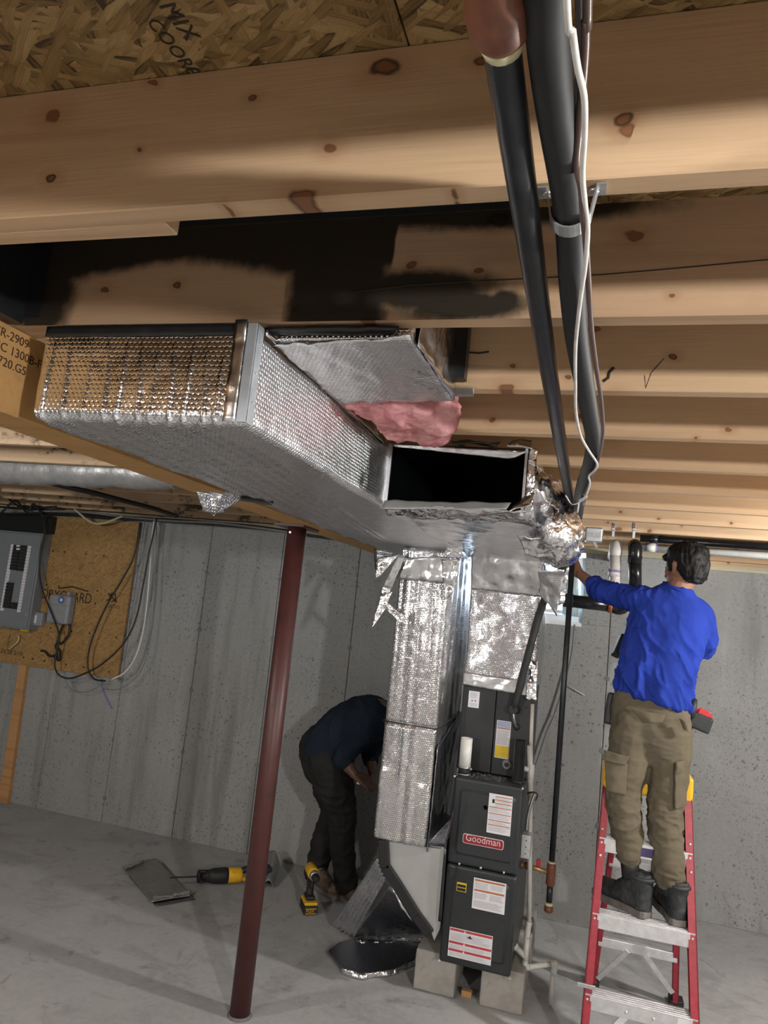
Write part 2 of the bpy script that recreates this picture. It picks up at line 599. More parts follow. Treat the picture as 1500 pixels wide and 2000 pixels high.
M = dict(
    lumber=lumber('spruce_joist', (0.53, 0.362, 0.222), (0.43, 0.28, 0.16)),
    lumber_stain=lumber('spruce_joist_black_stained', (0.46, 0.305, 0.19), (0.38, 0.245, 0.145), stain=True),
    lumber_mold=lumber('spruce_joist_mouldy', (0.50, 0.36, 0.23), (0.42, 0.285, 0.175), mold=True),
    beam=lumber('laminated_beam_wood', (0.47, 0.27, 0.105), (0.40, 0.215, 0.08), knots=False),
    stud=lumber('stud_wood', (0.45, 0.25, 0.11), (0.35, 0.18, 0.07), knots=False),
    sill=lumber('treated_sill', (0.46, 0.42, 0.30), (0.38, 0.34, 0.23), knots=False),
    osb=osb('strand_board', ((0.15, 0.09, 0.03), (0.27, 0.17, 0.063), (0.43, 0.30, 0.14)), (0.05, 0.028, 0.01), dens=0.72),
    ply=osb('mounting_board', ((0.25, 0.14, 0.045), (0.33, 0.19, 0.065), (0.40, 0.25, 0.10)), (0.17, 0.09, 0.03), 'xz'),
    wall=concrete('poured_concrete', (0.285, 0.29, 0.288), streak=0.75),
    floor=concrete('slab_concrete', (0.385, 0.395, 0.40), pits=False, wall=False),
    seam=plain('form_seam', (0.15, 0.15, 0.147), 0.85),
    block=concrete('block_concrete', (0.34, 0.325, 0.30), pits=False, wall=False),
    foil=bubble_foil('bubble_foil', bub=0.0005, wr=0.003, rough=0.15),
    foil_bub=bubble_foil('bubble_foil_crisp', bub=0.0015, wr=0.004, rough=0.17, col=(0.68, 0.68, 0.70)),
    foil_loose=bubble_foil('bubble_foil_loose', cell=0.013, bub=0.003, wr=0.012, rough=0.16, wscale=12, col=(0.86, 0.88, 0.92)),
    foil_soft=bubble_foil('bubble_foil_satin', bub=0.0008, wr=0.005, rough=0.30, col=(0.88, 0.88, 0.90)),
    foil_fine=bubble_foil('bubble_foil_soft', wr=0.006, bub=0.0006, rough=0.33, col=(0.88, 0.88, 0.90)),
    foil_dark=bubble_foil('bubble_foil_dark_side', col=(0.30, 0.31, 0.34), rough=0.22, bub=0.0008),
    crumple=crumpled('crumpled_foil', rough=0.2, col=(0.88, 0.88, 0.9)),
    foil_wrap=crumpled('crinkled_foil_wrap', s=11, amt=0.003, rough=0.24, col=(0.88, 0.88, 0.9)),
    tape=crumpled('foil_tape', s=14, amt=0.002, rough=0.22),
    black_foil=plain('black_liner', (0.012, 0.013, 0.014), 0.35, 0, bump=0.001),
    liner=plain('duct_liner', (0.004, 0.005, 0.005), 0.3, 0.0, grain=0.3, scale=12, bump=0.0008),
    galv=galv('galvanised_steel'),
    strip=plain('grey_steel_strip', (0.36, 0.39, 0.42), 0.45, 0.35),
    boot_metal=plain('grey_sheet_metal', (0.36, 0.37, 0.365), 0.55, 0.25, grain=0.06, scale=8),
    pink=None,
    cabinet=plain('charcoal_enamel', (0.021, 0.024, 0.027), 0.38, 0, grain=0.15, scale=8),
    cabinet2=plain('charcoal_enamel_matte', (0.016, 0.018, 0.021), 0.5, 0, grain=0.15, scale=8),
    paper=plain('label_paper', (0.62, 0.62, 0.65), 0.6, 0, grain=0.04),
    orange=plain('label_orange', (0.40, 0.13, 0.05), 0.6),
    red_print=plain('label_red', (0.42, 0.04, 0.05), 0.6),
    yellow_print=plain('label_yellow', (0.62, 0.44, 0.02), 0.6),
    blue_print=plain('label_blue', (0.10, 0.2, 0.5), 0.6),
    grey_print=plain('label_grey_text', (0.36, 0.37, 0.42), 0.7),
    black_print=plain('label_black', (0.01, 0.01, 0.01), 0.6),
    logo_red=plain('badge_red', (0.24, 0.010, 0.022), 0.4, grain=0.08),
    logo_silver=plain('badge_silver', (0.62, 0.55, 0.56), 0.4, 0.2, grain=0.05),
    screw=plain('zinc_screw', (0.7, 0.7, 0.68), 0.35, 0.8),
    column=rusty('red_oxide_paint', (0.068, 0.020, 0.018), (0.032, 0.014, 0.010), 0.6, 0.45),
    pipe=plain('black_iron', (0.02, 0.022, 0.026), 0.36, 0.3, grain=0.3, scale=20, bump=0.0004),
    rust=rusty('rusty_fitting', (0.16, 0.055, 0.028), (0.07, 0.025, 0.012), 0.6, 0.45, 22),
    dope=plain('thread_sealant', (0.55, 0.5, 0.30), 0.6, bump=0.002),
    brass=plain('brass', (0.42, 0.30, 0.13), 0.4, 0.7),
    rubber=plain('foam_insulation', (0.008, 0.0085, 0.0095), 0.6, 0, grain=0.3, scale=14, bump=0.001),
    wire_white=plain('white_wire', (0.62, 0.6, 0.57), 0.5),
    wire_brown=plain('brown_wire', (0.10, 0.06, 0.05), 0.35),
    wire_black=plain('black_cable', (0.012, 0.012, 0.012), 0.5),
    wire_grey=plain('grey_cable', (0.18, 0.18, 0.19), 0.5),
    wire_yellow=plain('yellowed_cable', (0.5, 0.44, 0.28), 0.5),
    abs=plain('black_drain_plastic', (0.012, 0.012, 0.013), 0.25, grain=0.2),
    pvc=plain('white_plastic_pipe', (0.62, 0.62, 0.59), 0.4, grain=0.06),
    pvc_grey=plain('grey_plastic_pipe', (0.52, 0.49, 0.46), 0.45, grain=0.08),
    purple=plain('purple_primer', (0.22, 0.17, 0.38), 0.5, grain=0.3),
    copper=plain('copper_clamp', (0.42, 0.13, 0.05), 0.4, 0.6),
    panel_grey=plain('grey_enamel', (0.19, 0.205, 0.22), 0.45, 0.1, grain=0.05),
    box_grey=plain('grey_plastic_box', (0.24, 0.25, 0.27), 0.5, grain=0.05),
    steel_box=galv('junction_steel', (0.72, 0.74, 0.76), 0.4),
    red_rail=plain('red_fibreglass', (0.29, 0.022, 0.038), 0.42, grain=0.2, scale=40),
    alu=plain('ladder_aluminium', (0.72, 0.73, 0.75), 0.38, 0.75, grain=0.12, scale=25),
    yellow=plain('yellow_plastic', (0.72, 0.40, 0.012), 0.45, grain=0.1),
    black_plastic=plain('black_rubber_plastic', (0.012, 0.012, 0.012), 0.6, grain=0.2),
    red_plastic=plain('red_plastic', (0.45, 0.02, 0.03), 0.4),
    steel=plain('tool_steel', (0.45, 0.46, 0.48), 0.35, 0.9),
    skin=plain('brown_skin', (0.24, 0.115, 0.070), 0.6, grain=0.12, scale=14),
    skin_dark=plain('dark_skin', (0.10, 0.048, 0.03), 0.5, grain=0.12, scale=14),
    hair=None,
    shirt=cloth('blue_jersey', (0.018, 0.043, 0.31), 0.72),
    khaki=cloth('khaki_twill', (0.128, 0.109, 0.076), 0.8),
    navy=cloth('navy_sweater', (0.014, 0.021, 0.034), 0.7),
    charcoal=cloth('charcoal_trousers', (0.026, 0.025, 0.024), 0.7),
    boot_leather=plain('black_boot_leather', (0.022, 0.025, 0.028), 0.6, grain=0.4, scale=18, bump=0.002),
    boot_sole=plain('grey_boot_sole', (0.13, 0.12, 0.11), 0.8, grain=0.25),
    tan_leather=plain('brown_boot_leather', (0.11, 0.075, 0.05), 0.65, grain=0.3),
    frame_white=plain('white_window_frame', (0.75, 0.77, 0.8), 0.5, grain=0.03),
    belt=plain('black_belt', (0.015, 0.015, 0.015), 0.5),
    soil=plain('window_well_steel', (0.5, 0.52, 0.54), 0.5, 0.3),
    ink=plain('stamp_ink', (0.05, 0.022, 0.008), 0.8),
    ink_black=plain('stamp_ink_black', (0.03, 0.02, 0.01), 0.8),
    silver_jacket=plain('silver_duct_jacket', (0.30, 0.30, 0.30), 0.40, 0.45, bump=0.003),
)
t = NT('pink_fibreglass')
n1 = t.noise(t.coord(scale=(1, 1, 1.6)), 16, 5, 0.6, 0.8)
t.p(Base_Color=t.ramp(n1, [(0.25, (0.34, 0.11, 0.12)), (0.5, (0.62, 0.27, 0.28)), (0.75, (0.80, 0.46, 0.46))]), Roughness=0.95)
t.b.inputs['Specular IOR Level'].default_value = 0.05
t.b.inputs['Subsurface Weight'].default_value = 0.0
t.bump(t.noise(t.coord(), 45, 5, 0.7), 0.01, 0.8)
M['pink'] = t.m
t = NT('black_hair')
hn = t.noise(t.coord(scale=(1, 1, 0.35)), 90, 4, 0.7, 0.6)
t.p(Base_Color=t.ramp(hn, [(0.3, (0.003, 0.003, 0.003)), (0.8, (0.010, 0.0095, 0.0095))]), Roughness=0.6)
t.b.inputs['Specular IOR Level'].default_value = 0.25
t.bump(hn, 0.002, 0.6)
M['hair'] = t.m
t = NT('window_glass')
t.p(Base_Color=(1, 1, 1), Roughness=0.02, IOR=1.02)
t.b.inputs['Transmission Weight'].default_value = 1.0
M['glass'] = t.m
gl = M['glass'].node_tree
for nd in list(gl.nodes):
    if nd.type != 'OUTPUT_MATERIAL': gl.nodes.remove(nd)
tr = gl.nodes.new('ShaderNodeBsdfTransparent'); tr.inputs[0].default_value = (0.93, 0.97, 1.0, 1)
gg = gl.nodes.new('ShaderNodeBsdfGlossy'); gg.inputs['Roughness'].default_value = 0.05
mx = gl.nodes.new('ShaderNodeMixShader'); mx.inputs[0].default_value = 0.06
gl.links.new(tr.outputs[0], mx.inputs[1]); gl.links.new(gg.outputs[0], mx.inputs[2])
gl.links.new(mx.outputs[0], next(n for n in gl.nodes if n.type == 'OUTPUT_MATERIAL').inputs[0])

random.seed(7)


def struct(o):
    o['kind'] = 'structure'
    return o


# ------------------------------------------------------------------ structure
XL, XR, YF = -6.2, 3.4, -3.6
floor = struct(MB().box((XL - 0.2, YF - 0.2, FLOOR - 0.12), (XR + 0.2, YR + 0.25, FLOOR)).build('floor', M['floor']))

# back wall, cast between forms 0.61 m wide: every strip has its own edges, the window sits in one of the gaps
WTOP = 0.49
WX0, WX1, WZ0, WZ1 = -0.76, -0.06, 0.015, 0.46
wall_back = struct(MB().box((XL, YW + 0.012, FLOOR), (WX0, YW + 0.2, WTOP))
                   .box((WX1, YW + 0.012, FLOOR), (XSTEP, YW + 0.2, WTOP))
                   .box((WX0, YW + 0.012, FLOOR), (WX1, YW + 0.2, WZ0)).build('wall_back', M['seam']))
seams = [-4.735 - 0.615, -4.735, -4.12, -3.505, -2.885, -2.268, -1.653, -1.04]
xs = [XL] + seams + [-0.425, 0.19]
edges = sorted(set(seams + [XL]))
g = 0.002
pan = []
cuts = seams + [-0.425, 0.12, XSTEP]
x0 = XL
for x1 in cuts:
    a, b = x0 + g, x1 - g
    if x1 >= XSTEP - 1e-6: b = XSTEP
    if b > WX0 and a < WX1:   # this strip is cut by the window
        m = MB().box((a, YW, FLOOR), (b, YW + 0.02, WZ0))
        if a < WX0: m.box((a, YW, WZ0), (WX0, YW + 0.02, WTOP))
        if b > WX1: m.box((WX1, YW, WZ0), (b, YW + 0.02, WTOP))
    else:
        m = MB().box((a, YW, FLOOR), (b, YW + 0.02, WTOP))
    o = m.build('form_panel', M['wall'], wall_back, bevel=0.003, seg=1)
    x0 = x1
for x in seams + [-0.425, 0.12]:
    for z in (0.12, -0.32, -0.78, -1.24, -1.68):
        rr = random.uniform(0.013, 0.022)
        n = 9
        MB().prism([(x + math.cos(k * 2 * math.pi / n) * rr * random.uniform(0.7, 1.2), YW - 0.002, z + random.uniform(-0.004, 0.004) + math.sin(k * 2 * math.pi / n) * rr * random.uniform(0.7, 1.1)) for k in range(n)],
                   (0, 0.006, 0)).build('tie_hole', M['seam'], wall_back)
MB().box((XL, YW + 0.0, WTOP), (XSTEP + 0.02, YW + 0.16, WTOP + 0.04)).build('sill_plate', M['sill'], wall_back)

wr = struct(MB().box((XSTEP, YR + 0.012, FLOOR), (XR, YR + 0.2, WTOP)).box((XSTEP - 0.02, YW + 0.02, FLOOR), (XSTEP, YR + 0.2, WTOP)).build('wall_recess', M['seam']))
x0 = XSTEP
for x1 in (2.2, XR):
    MB().box((x0 + 0.003, YR, FLOOR), (x1 - 0.003, YR + 0.02, WTOP)).build('form_panel', M['wall'], wr, bevel=0.003, seg=1)
    x0 = x1
MB().box((XSTEP, YR, WTOP), (XR, YR + 0.16, WTOP + 0.04)).build('sill_plate', M['sill'], wr)
MB().box((XSTEP, YR + 0.02, WTOP + 0.04), (XR, YR + 0.2, OSBZ)).build('rim_board', M['lumber'], wr)
MB().box((XL, YW + 0.10, WTOP + 0.04), (XSTEP, YW + 0.2, OSBZ)).build('rim_board', M['lumber'], wall_back)
struct(MB().box((XL - 0.2, YF, FLOOR), (XL, YR, OSBZ)).build('wall_left', M['wall']))
struct(MB().box((XR, YF, FLOOR), (XR + 0.2, YR + 0.2, OSBZ)).build('wall_right', M['wall']))
struct(MB().box((XL, YF - 0.2, FLOOR), (XR, YF, OSBZ)).build('wall_front', M['wall']))

# ceiling: strand-board sheets on joists
ceiling = struct(MB().box((XL - 0.2, YF - 0.2, OSBZ + 0.02), (XR + 0.2, YR + 0.25, OSBZ + 0.05)).build('ceiling', M['osb']))
y = -3.75
row = 0
while y < YR + 0.25:
    y1 = min(y + 1.219, YR + 0.25)
    x = XL - 0.2 - (1.2 if row % 2 else 0.1)
    while x < XR + 0.2:
        a, b = max(x + 0.0015, XL - 0.2), min(x + 2.44 - 0.0015, XR + 0.2)
        if b > a:
            MB().box((a, y + 0.0015, OSBZ), (b, y1 - 0.0015, OSBZ + 0.019)).build('strand_board_sheet', M['osb'], ceiling)
        x += 2.44
    y = y1
    row += 1

# stain on the second full joist, described along the joist in metres
def blob(x, z, cx, cz, rx, rz):
    return 1.0 - math.hypot((x - cx) / rx, (z - cz) / rz)


def stain2(x, z):
    zz = (z - JB) / (OSBZ - JB)
    s = 0.0
    if x < -0.40: s = max(s, min(1.0, (zz - 0.50 + 0.10 * math.sin(x * 9)) * 4 + 0.4))         # upper part of the left half
    if -0.62 < x < -0.40: s = max(s, min(1, 0.5 + min(x + 0.62, -0.40 - x) * 14))
    s = max(s, blob(x, zz, -1.20, 0.4, 0.08, 0.6) + 0.55)
    s = max(s, blob(x, zz, -0.35, 0.28, 0.17, 0.20) + 0.5)
    s = max(s, blob(x, zz, -0.25, 0.12, 0.13, 0.15) + 0.45)
    s = max(s, blob(x, zz, -0.20, 1.0, 0.32, 0.18) + 0.45)
    s = max(s, blob(x, zz, -0.185, 0.16, 0.03, 0.1) + 0.6)
    return max(0.0, min(1.0, s))


SP = 0.4064
for k in range(-8, 13):
    yf = 0.867 + SP * (k - 1)
    z0 = JB
    if yf > YR: break
    xl = -1.43
    if yf > YW + 0.05: xl = XSTEP + 0.0
    if k == 2:
        m = MB()
        nx, nz = 230, 26
        x_a, x_b = xl, 0.6
        vs = []
        for j in range(nz + 1):
            for i in range(nx + 1):
                vs.append((x_a + (x_b - x_a) * i / nx, yf - 0.038, JB + (OSBZ - JB) * j / nz))
        w = nx + 1
        m.add(vs, [(j * w + i, j * w + i + 1, (j + 1) * w + i + 1, (j + 1) * w + i) for j in range(nz) for i in range(nx)])
        m.add([(x_a, yf - 0.038, JB), (x_b, yf - 0.038, JB), (x_b, yf, JB), (x_a, yf, JB)], [(3, 2, 1, 0)])
        m.add([(x_a, yf, JB), (x_b, yf, JB), (x_b, yf, OSBZ), (x_a, yf, OSBZ)], [(3, 2, 1, 0)])
        m.box((x_b, yf - 0.038, JB), (XR, yf, OSBZ))
        o = m.build('floor_joist', M['lumber_stain'], ceiling)
        at = o.data.attributes.new('stain', 'FLOAT', 'POINT')
        at.data.foreach_set('value', [stain2(v[0], v[2]) if v[1] < yf - 0.03 else 0.0 for v in [tuple(q) for q in m.v]])
    else:
        MB().box((xl, yf - 0.038, z0), (XR, yf, OSBZ)).build('floor_joist', M['lumber'], ceiling, bevel=0.002, seg=1)
    # lapped joists of the span beyond the beam
    if yf < YW + 0.05:
        xe = -0.645 if k == 1 else (-1.20 if k > 0 else -1.1)
        MB().box((XL, yf + 0.001, z0), (xe, yf + 0.038, OSBZ)).build('lapped_joist', M['lumber_mold' if k > 4 else 'lumber'], ceiling, bevel=0.002, seg=1)
# black sprayed patch on the subfloor and lap beyond the first joist
MB().box((-1.27, 0.915, OSBZ - 0.003), (-0.16, 1.23, OSBZ - 0.0005)).build('black_sprayed_patch', M['black_foil'], ceiling)
MB().box((-1.262, 1.2295, JB + 0.02), (-1.20, 1.2345, OSBZ - 0.01)).build('black_sprayed_patch', M['black_foil'], ceiling)
MB().box((-1.262, 0.93, JB + 0.002), (-1.24, 1.23, OSBZ - 0.004)).build('blocking', M['black_foil'], ceiling)

# printing on the subfloor sheet and on the beam
d1 = V(-0.75, -1, 0)
for s, (a, b), size in (('MIX', (308, 10), 0.036), ('COOR85', (283, 40), 0.030)):
    p = pz(a, b, OSBZ - 0.001)
    q = pz(a + 60, b + 75, OSBZ - 0.001)
    xd = (q - p).normalized()
    text_mesh(s, size, p, xd, Vector((0, 0, -1)).cross(xd), 0.0003).build('stamped_lettering', M['ink_black'], ceiling)

# a long split along the second joist, pencil ticks on the third and fourth
yk = 0.867 + SP - 0.0385
MB().tube([py(x_, y_, yk) for x_, y_ in ((690, 571), (800, 557), (930, 549), (1050, 543), (1180, 536), (1320, 524), (1500, 507))], 0.0011, 5).build('split', M['ink_black'], ceiling)
yk = 0.867 + SP * 2 - 0.0385
MB().tube([py(x_, y_, yk) for x_, y_ in ((1259, 733), (1261, 758), (1272, 728), (1297, 700))], 0.0009, 5).build('pencil_tick', M['ink'], ceiling)
MB().tube([py(x_, y_, yk) for x_, y_ in ((1199, 718), (1190, 727), (1188, 738), (1178, 745))], 0.0035, 6).build('knot_scar', M['ink_black'], ceiling)
MB().tube([py(x_, y_, yk) for x_, y_ in ((905, 680), (896, 685), (899, 690), (912, 688), (935, 690), (955, 687))], 0.0022, 6).build('knot_scar', M['ink_black'], ceiling)

# laminated beam under the joists
BX0, BX1, BZ = -1.41, -1.27, 0.337
beam = MB().box((BX0, -0.6, BZ), (BX1, YW, JB - 0.001)).build('support_beam', M['beam'], bevel=0.003, seg=1)
tag(beam, 'long laminated wood beam with stamped lettering carrying the joists', 'beam')
for s, yy, zz in (('SR-2909', 1.192, 0.497), ('SMC 1300B-F', 1.176, 0.466), ('-E720.G5', 1.187, 0.435)):
    text_mesh(s, 0.0285, (BX1 + 0.0006, yy, zz), (0, 1, 0), (0, 0, 1), 0.0004).build('stamped_lettering', M['ink'], beam)

# steel column
CX, CY = -1.388, 3.211
col = thing('steel_column', 'dark red painted round steel column standing on the slab under the beam', 'column', (CX, CY, FLOOR))
MB().tube([(CX, CY, FLOOR + 0.004), (CX, CY, BZ - 0.008)], 0.0455, 32).build('post', M['column'], col)
MB().box((CX - 0.075, CY - 0.1, BZ - 0.01), (CX + 0.075, CY + 0.1, BZ)).build('cap_plate', M['column'], col)
MB().lathe((CX, CY, FLOOR), (0, 0, 1), [(0, 0.056), (0.004, 0.054), (0.009, 0.049), (0.010, 0.046)], 20).build('base_mortar', M['seam'], col)
MB().lathe(py(568, 1040, CY - 0.04), (0, -1, 0), [(0, 0.006), (0.01, 0.006)], 8).build('bolt', M['screw'], col)

# wood strip on the wall, lower left
a, b = py(14, 1562, YW - 0.02), py(46, 1300, YW - 0.02)
st = MB()
bw = 0.075
st.prism([(a.x - bw, YW, FLOOR + 0.001), (a.x + 0.02, YW, FLOOR + 0.001), (b.x + 0.04, YW, b.z + 0.05), (b.x - bw + 0.04, YW, b.z + 0.05)], (0, -0.038, 0))
tag(st.build('wood_strip', M['stud'], bevel=0.002, seg=1), 'weathered wood strip standing against the concrete below the mounting board', 'lumber')

# ------------------------------------------------------------------ window
win = struct(MB().box((WX0, YW + 0.025, WZ0), (WX0 + 0.045, YW + 0.085, WZ1)).box((WX1 - 0.045, YW + 0.025, WZ0), (WX1, YW + 0.085, WZ1))
             .box((WX0 + 0.045, YW + 0.027, WZ0), (WX1 - 0.045, YW + 0.083, WZ0 + 0.05)).box((WX0 + 0.045, YW + 0.027, WZ1 - 0.04), (WX1 - 0.045, YW + 0.083, WZ1)).build('window_1', M['frame_white']))
MB().box((WX0 + 0.045, YW + 0.055, WZ0 + 0.05), (WX1 - 0.045, YW + 0.061, WZ1 - 0.04)).build('pane', M['glass'], win)
xm = (WX0 + WX1) / 2
MB().box((xm - 0.018, YW + 0.035, WZ0 + 0.05), (xm + 0.018, YW + 0.078, WZ1 - 0.04)).build('mullion', M['frame_white'], win)
MB().box((WX0, YW - 0.012, WZ0 - 0.02), (WX1, YW + 0.024, WZ0 + 0.006)).build('sill', M['frame_white'], win)
MB().box((WX0 + 0.05, YW + 0.03, WZ0 + 0.055), (WX1 - 0.05, YW + 0.045, WZ0 + 0.08)).build('sash_rail', M['frame_white'], win)


# ------------------------------------------------------------------ foil ducts
def foil_box(lo, hi, sub, amp, r, seed, skip=(), extra=None, ns=9.0):
    lo, hi = Vector(lo), Vector(hi)
    ilo, ihi = lo + Vector((r, r, r)), hi - Vector((r, r, r))
    m = MB()
    idx = {}
    off = Vector((seed * 3.1, seed * 1.7, seed * 5.3))

    def vert(p):
        key = (round(p.x, 4), round(p.y, 4), round(p.z, 4))
        if key in idx: return idx[key]
        c = Vector((min(max(p.x, ilo.x), ihi.x), min(max(p.y, ilo.y), ihi.y), min(max(p.z, ilo.z), ihi.z)))
        n = (p - c).normalized()
        q = c + n * r
        h = amp * (fbm(q + off, ns) + 0.5 * abs(noise.noise((q + off) * ns * 2.3)))
        if extra: h += extra(q, n)
        m.v.append(q + n * h)
        idx[key] = len(m.v) - 1
        return idx[key]

    size = hi - lo
    for ax in range(3):
        u, v = [(1, 2), (2, 0), (0, 1)][ax]

        def ticks(a):
            n = max(2, int((size[a] - 2 * r) / sub))
            inner = [ilo[a] + (ihi[a] - ilo[a]) * i / n for i in range(n + 1)]
            e = [lo[a], lo[a] + r * 0.3, lo[a] + r * 0.65]
            return e + inner + [hi[a] - r * 0.65, hi[a] - r * 0.3, hi[a]]
        tu, tv = ticks(u), ticks(v)
        for side in (0, 1):
            if (ax, side) in skip: continue
            for i in range(len(tu) - 1):
                for j in range(len(tv) - 1):
                    q = []
                    for (aa, bb) in ((i, j), (i + 1, j), (i + 1, j + 1), (i, j + 1)):
                        p = Vector((0, 0, 0))
                        p[ax] = hi[ax] if side else lo[ax]
                        p[u] = tu[aa]; p[v] = tv[bb]
                        q.append(vert(p))
                    if not side: q.reverse()
                    m.f.append(tuple(q)); m.smooth.append(True)
    return m


crx = [-1.13, -1.085, -1.03, -0.985, -0.945, -0.905, -0.87, -0.83, -0.79, -0.755, -0.72]


def trunk_creases(q, n):
    h = 0.0
    if abs(n.y) > 0.5 or n.z < -0.5:
        for i, c in enumerate(crx):
            lean = (0.42 - q.z) * 0.06 * (1 if i % 2 else -0.6) if abs(n.y) > 0.5 else (q.y - 1.21) * -0.12
            d = (q.x - c - lean) / 0.0042
            h += 0.0075 * max(0.15, min(1.0, (0.50 - q.z) / 0.12)) * math.exp(-d * d) * (0.4 + 0.6 * abs(math.sin(i * 2.3 + q.y * 4)))
    if n.z < -0.5:
        h -= 0.004 * math.exp(-((q.y - 1.63 - 0.25 * (q.x + 0.9)) / 0.02) ** 2)
        h += 0.005 * math.sin(q.x * 14) * math.sin(q.y * 2.4)
    if n.x > 0.5:
        h += 0.006 * math.sin(q.y * 9) * math.exp(-((q.y - 1.75) / 0.35) ** 2)
    return h


trunk = thing('supply_trunk_duct', 'large silver bubble foil wrapped duct hanging under joists beside the beam', 'duct', (-0.912, 2.7, 0.315))
foil_box((-1.165, 1.212, 0.315), (-0.662, 4.32, 0.517), 0.0075, 0.0022, 0.022, 1, skip=((1, 0),), extra=trunk_creases).build('casing', M['foil_soft'], trunk)
foil_box((-1.165, 1.212, 0.315), (-0.662, 1.30, 0.517), 0.0028, 0.0022, 0.022, 1, skip=((1, 1), (0, 0), (0, 1), (2, 0), (2, 1)), extra=trunk_creases).build('end_panel', M['foil'], trunk)
MB().box((-0.672, 1.203, 0.318), (-0.652, 1.209, 0.516)).box((-0.656, 1.205, 0.318), (-0.652, 1.235, 0.516)).build('corner_strip', M['strip'], trunk, bevel=0.001)
for z in (0.36, 0.42, 0.48):
    MB().lathe((-0.652, 1.222, z), (1, 0, 0), [(0, 0.003), (0.002, 0.003)], 6).build('screw', M['screw'], trunk)
MB().sheet((-0.70, 1.208, 0.318), (-0.674, 1.208, 0.318), (-0.674, 1.208, 0.522), (-0.70, 1.208, 0.522), 3, 20, 0.002,
           lambda u, v, p, n: p + n * (0.004 * noise.noise(p * 40) + 0.005)).build('foil_tape', M['foil_wrap'], trunk)
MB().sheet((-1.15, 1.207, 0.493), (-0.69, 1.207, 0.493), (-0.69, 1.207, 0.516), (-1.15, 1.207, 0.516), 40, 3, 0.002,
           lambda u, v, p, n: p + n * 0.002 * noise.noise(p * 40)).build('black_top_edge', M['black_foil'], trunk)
MB().sheet((-0.6535, 1.24, 0.505), (-0.6535, 2.1, 0.492), (-0.6535, 2.1, 0.514), (-0.6535, 1.24, 0.517), 40, 2, 0.002,
           lambda u, v, p, n: p + V(1, 0, 0) * (0.003 + 0.003 * noise.noise(p * 30))).build('foil_tape', M['tape'], trunk)
# torn piece of wrap hanging from the left edge, with the slit it left
pts = [pz(388, 958, 0.33), pz(480, 960, 0.31), pz(470, 985, 0.29), pz(425, 1006, 0.27), pz(390, 990, 0.29)]
A, B_, C_, D_ = px(387, 962, -1.15), px(492, 962, -1.12), px(424, 1008, -1.15), px(392, 996, -1.17)
MB().sheet(A, B_, C_, D_, 16, 10, 0.003, lambda u, v, p, n: p + V(0.012 * math.sin(u * 5), 0, 0) + n * (0.02 * noise.noise(p * 22) + 0.01 * noise.noise(p * 55))).build('torn_flap', M['foil_bub'], trunk)
MB().sheet(pz(440, 966, 0.311), pz(535, 979, 0.311), pz(530, 985, 0.311), pz(445, 972, 0.311), 12, 2, 0.003,
           lambda u, v, p, n: p - V(0, 0, 0.003) + V(0, 0.01 * noise.noise(p * 30), 0)).build('slit', M['black_foil'], trunk)

# branch take-off in the bay above the trunk
br = thing('branch_duct', 'short foil wrapped branch duct angling up between joists above the trunk', 'duct', (-0.5, 1.45, 0.5))
foil_box((-0.658, 1.285, 0.508), (-0.36, 1.635, 0.735), 0.02, 0.003, 0.012, 3).build('casing', M['foil'], br)
MB().sheet((-0.652, 1.285, 0.503), (-0.36, 1.255, 0.506), (-0.35, 1.66, 0.506), (-0.652, 1.68, 0.503), 26, 26, 0.003,
           lambda u, v, p, n: p + n * (0.006 * noise.noise(p * 24) + 0.004 * noise.noise(p * 60))).build('bottom_wrap', M['foil_fine'], br)
MB().sheet((-0.350, 1.29, 0.50), (-0.345, 1.64, 0.50), (-0.35, 1.64, 0.735), (-0.35, 1.29, 0.735), 18, 12, 0.002,
           lambda u, v, p, n: p + V(0.008 * noise.noise(p * 26), 0, 0)).build('side_wrap', M['tape'], br)
MB().box((-0.352, 1.60, 0.545), (-0.318, 1.635, 0.735)).build('black_edge', M['black_foil'], br)
MB().box((-0.40, 1.632, 0.512), (-0.30, 1.645, 0.529)).build('steel_strip', M['galv'], br)
MB().sheet((-0.66, 1.245, 0.521), (-0.38, 1.245, 0.521), (-0.40, 1.275, 0.521), (-0.66, 1.275, 0.521), 10, 3, 0.006,
           lambda u, v, p, n: p + n * 0.004 * noise.noise(p * 40)).build('black_edge', M['black_foil'], br)

# pink insulation stuffed behind the third joist
ins = MB()
base = foil_box((-0.605, 1.70, 0.468), (-0.395, 2.02, 0.64), 0.006, 0.016, 0.06, 5, ns=13,
                extra=lambda q, n: 0.012 * math.sin(q.x * 28) * math.cos(q.y * 17) + 0.010 * noise.noise(q * 34) + 0.006 * noise.noise(V(q.x * 60, q.y * 60, q.z * 110)) - 0.06 * max(0.0, (-0.50 - q.x)) * (1 if q.z < 0.5 else 0))
tag(base.build('pink_insulation', M['pink']), 'pink fibreglass insulation wad hanging between two joists above the open duct', 'insulation')
b2 = foil_box((-0.66, 1.70, 0.50), (-0.53, 1.84, 0.6), 0.012, 0.014, 0.03, 8, ns=12)
tag(b2.build('pink_insulation', M['pink']), 'small dark pink insulation tuft tucked beside the foil trunk duct', 'insulation')

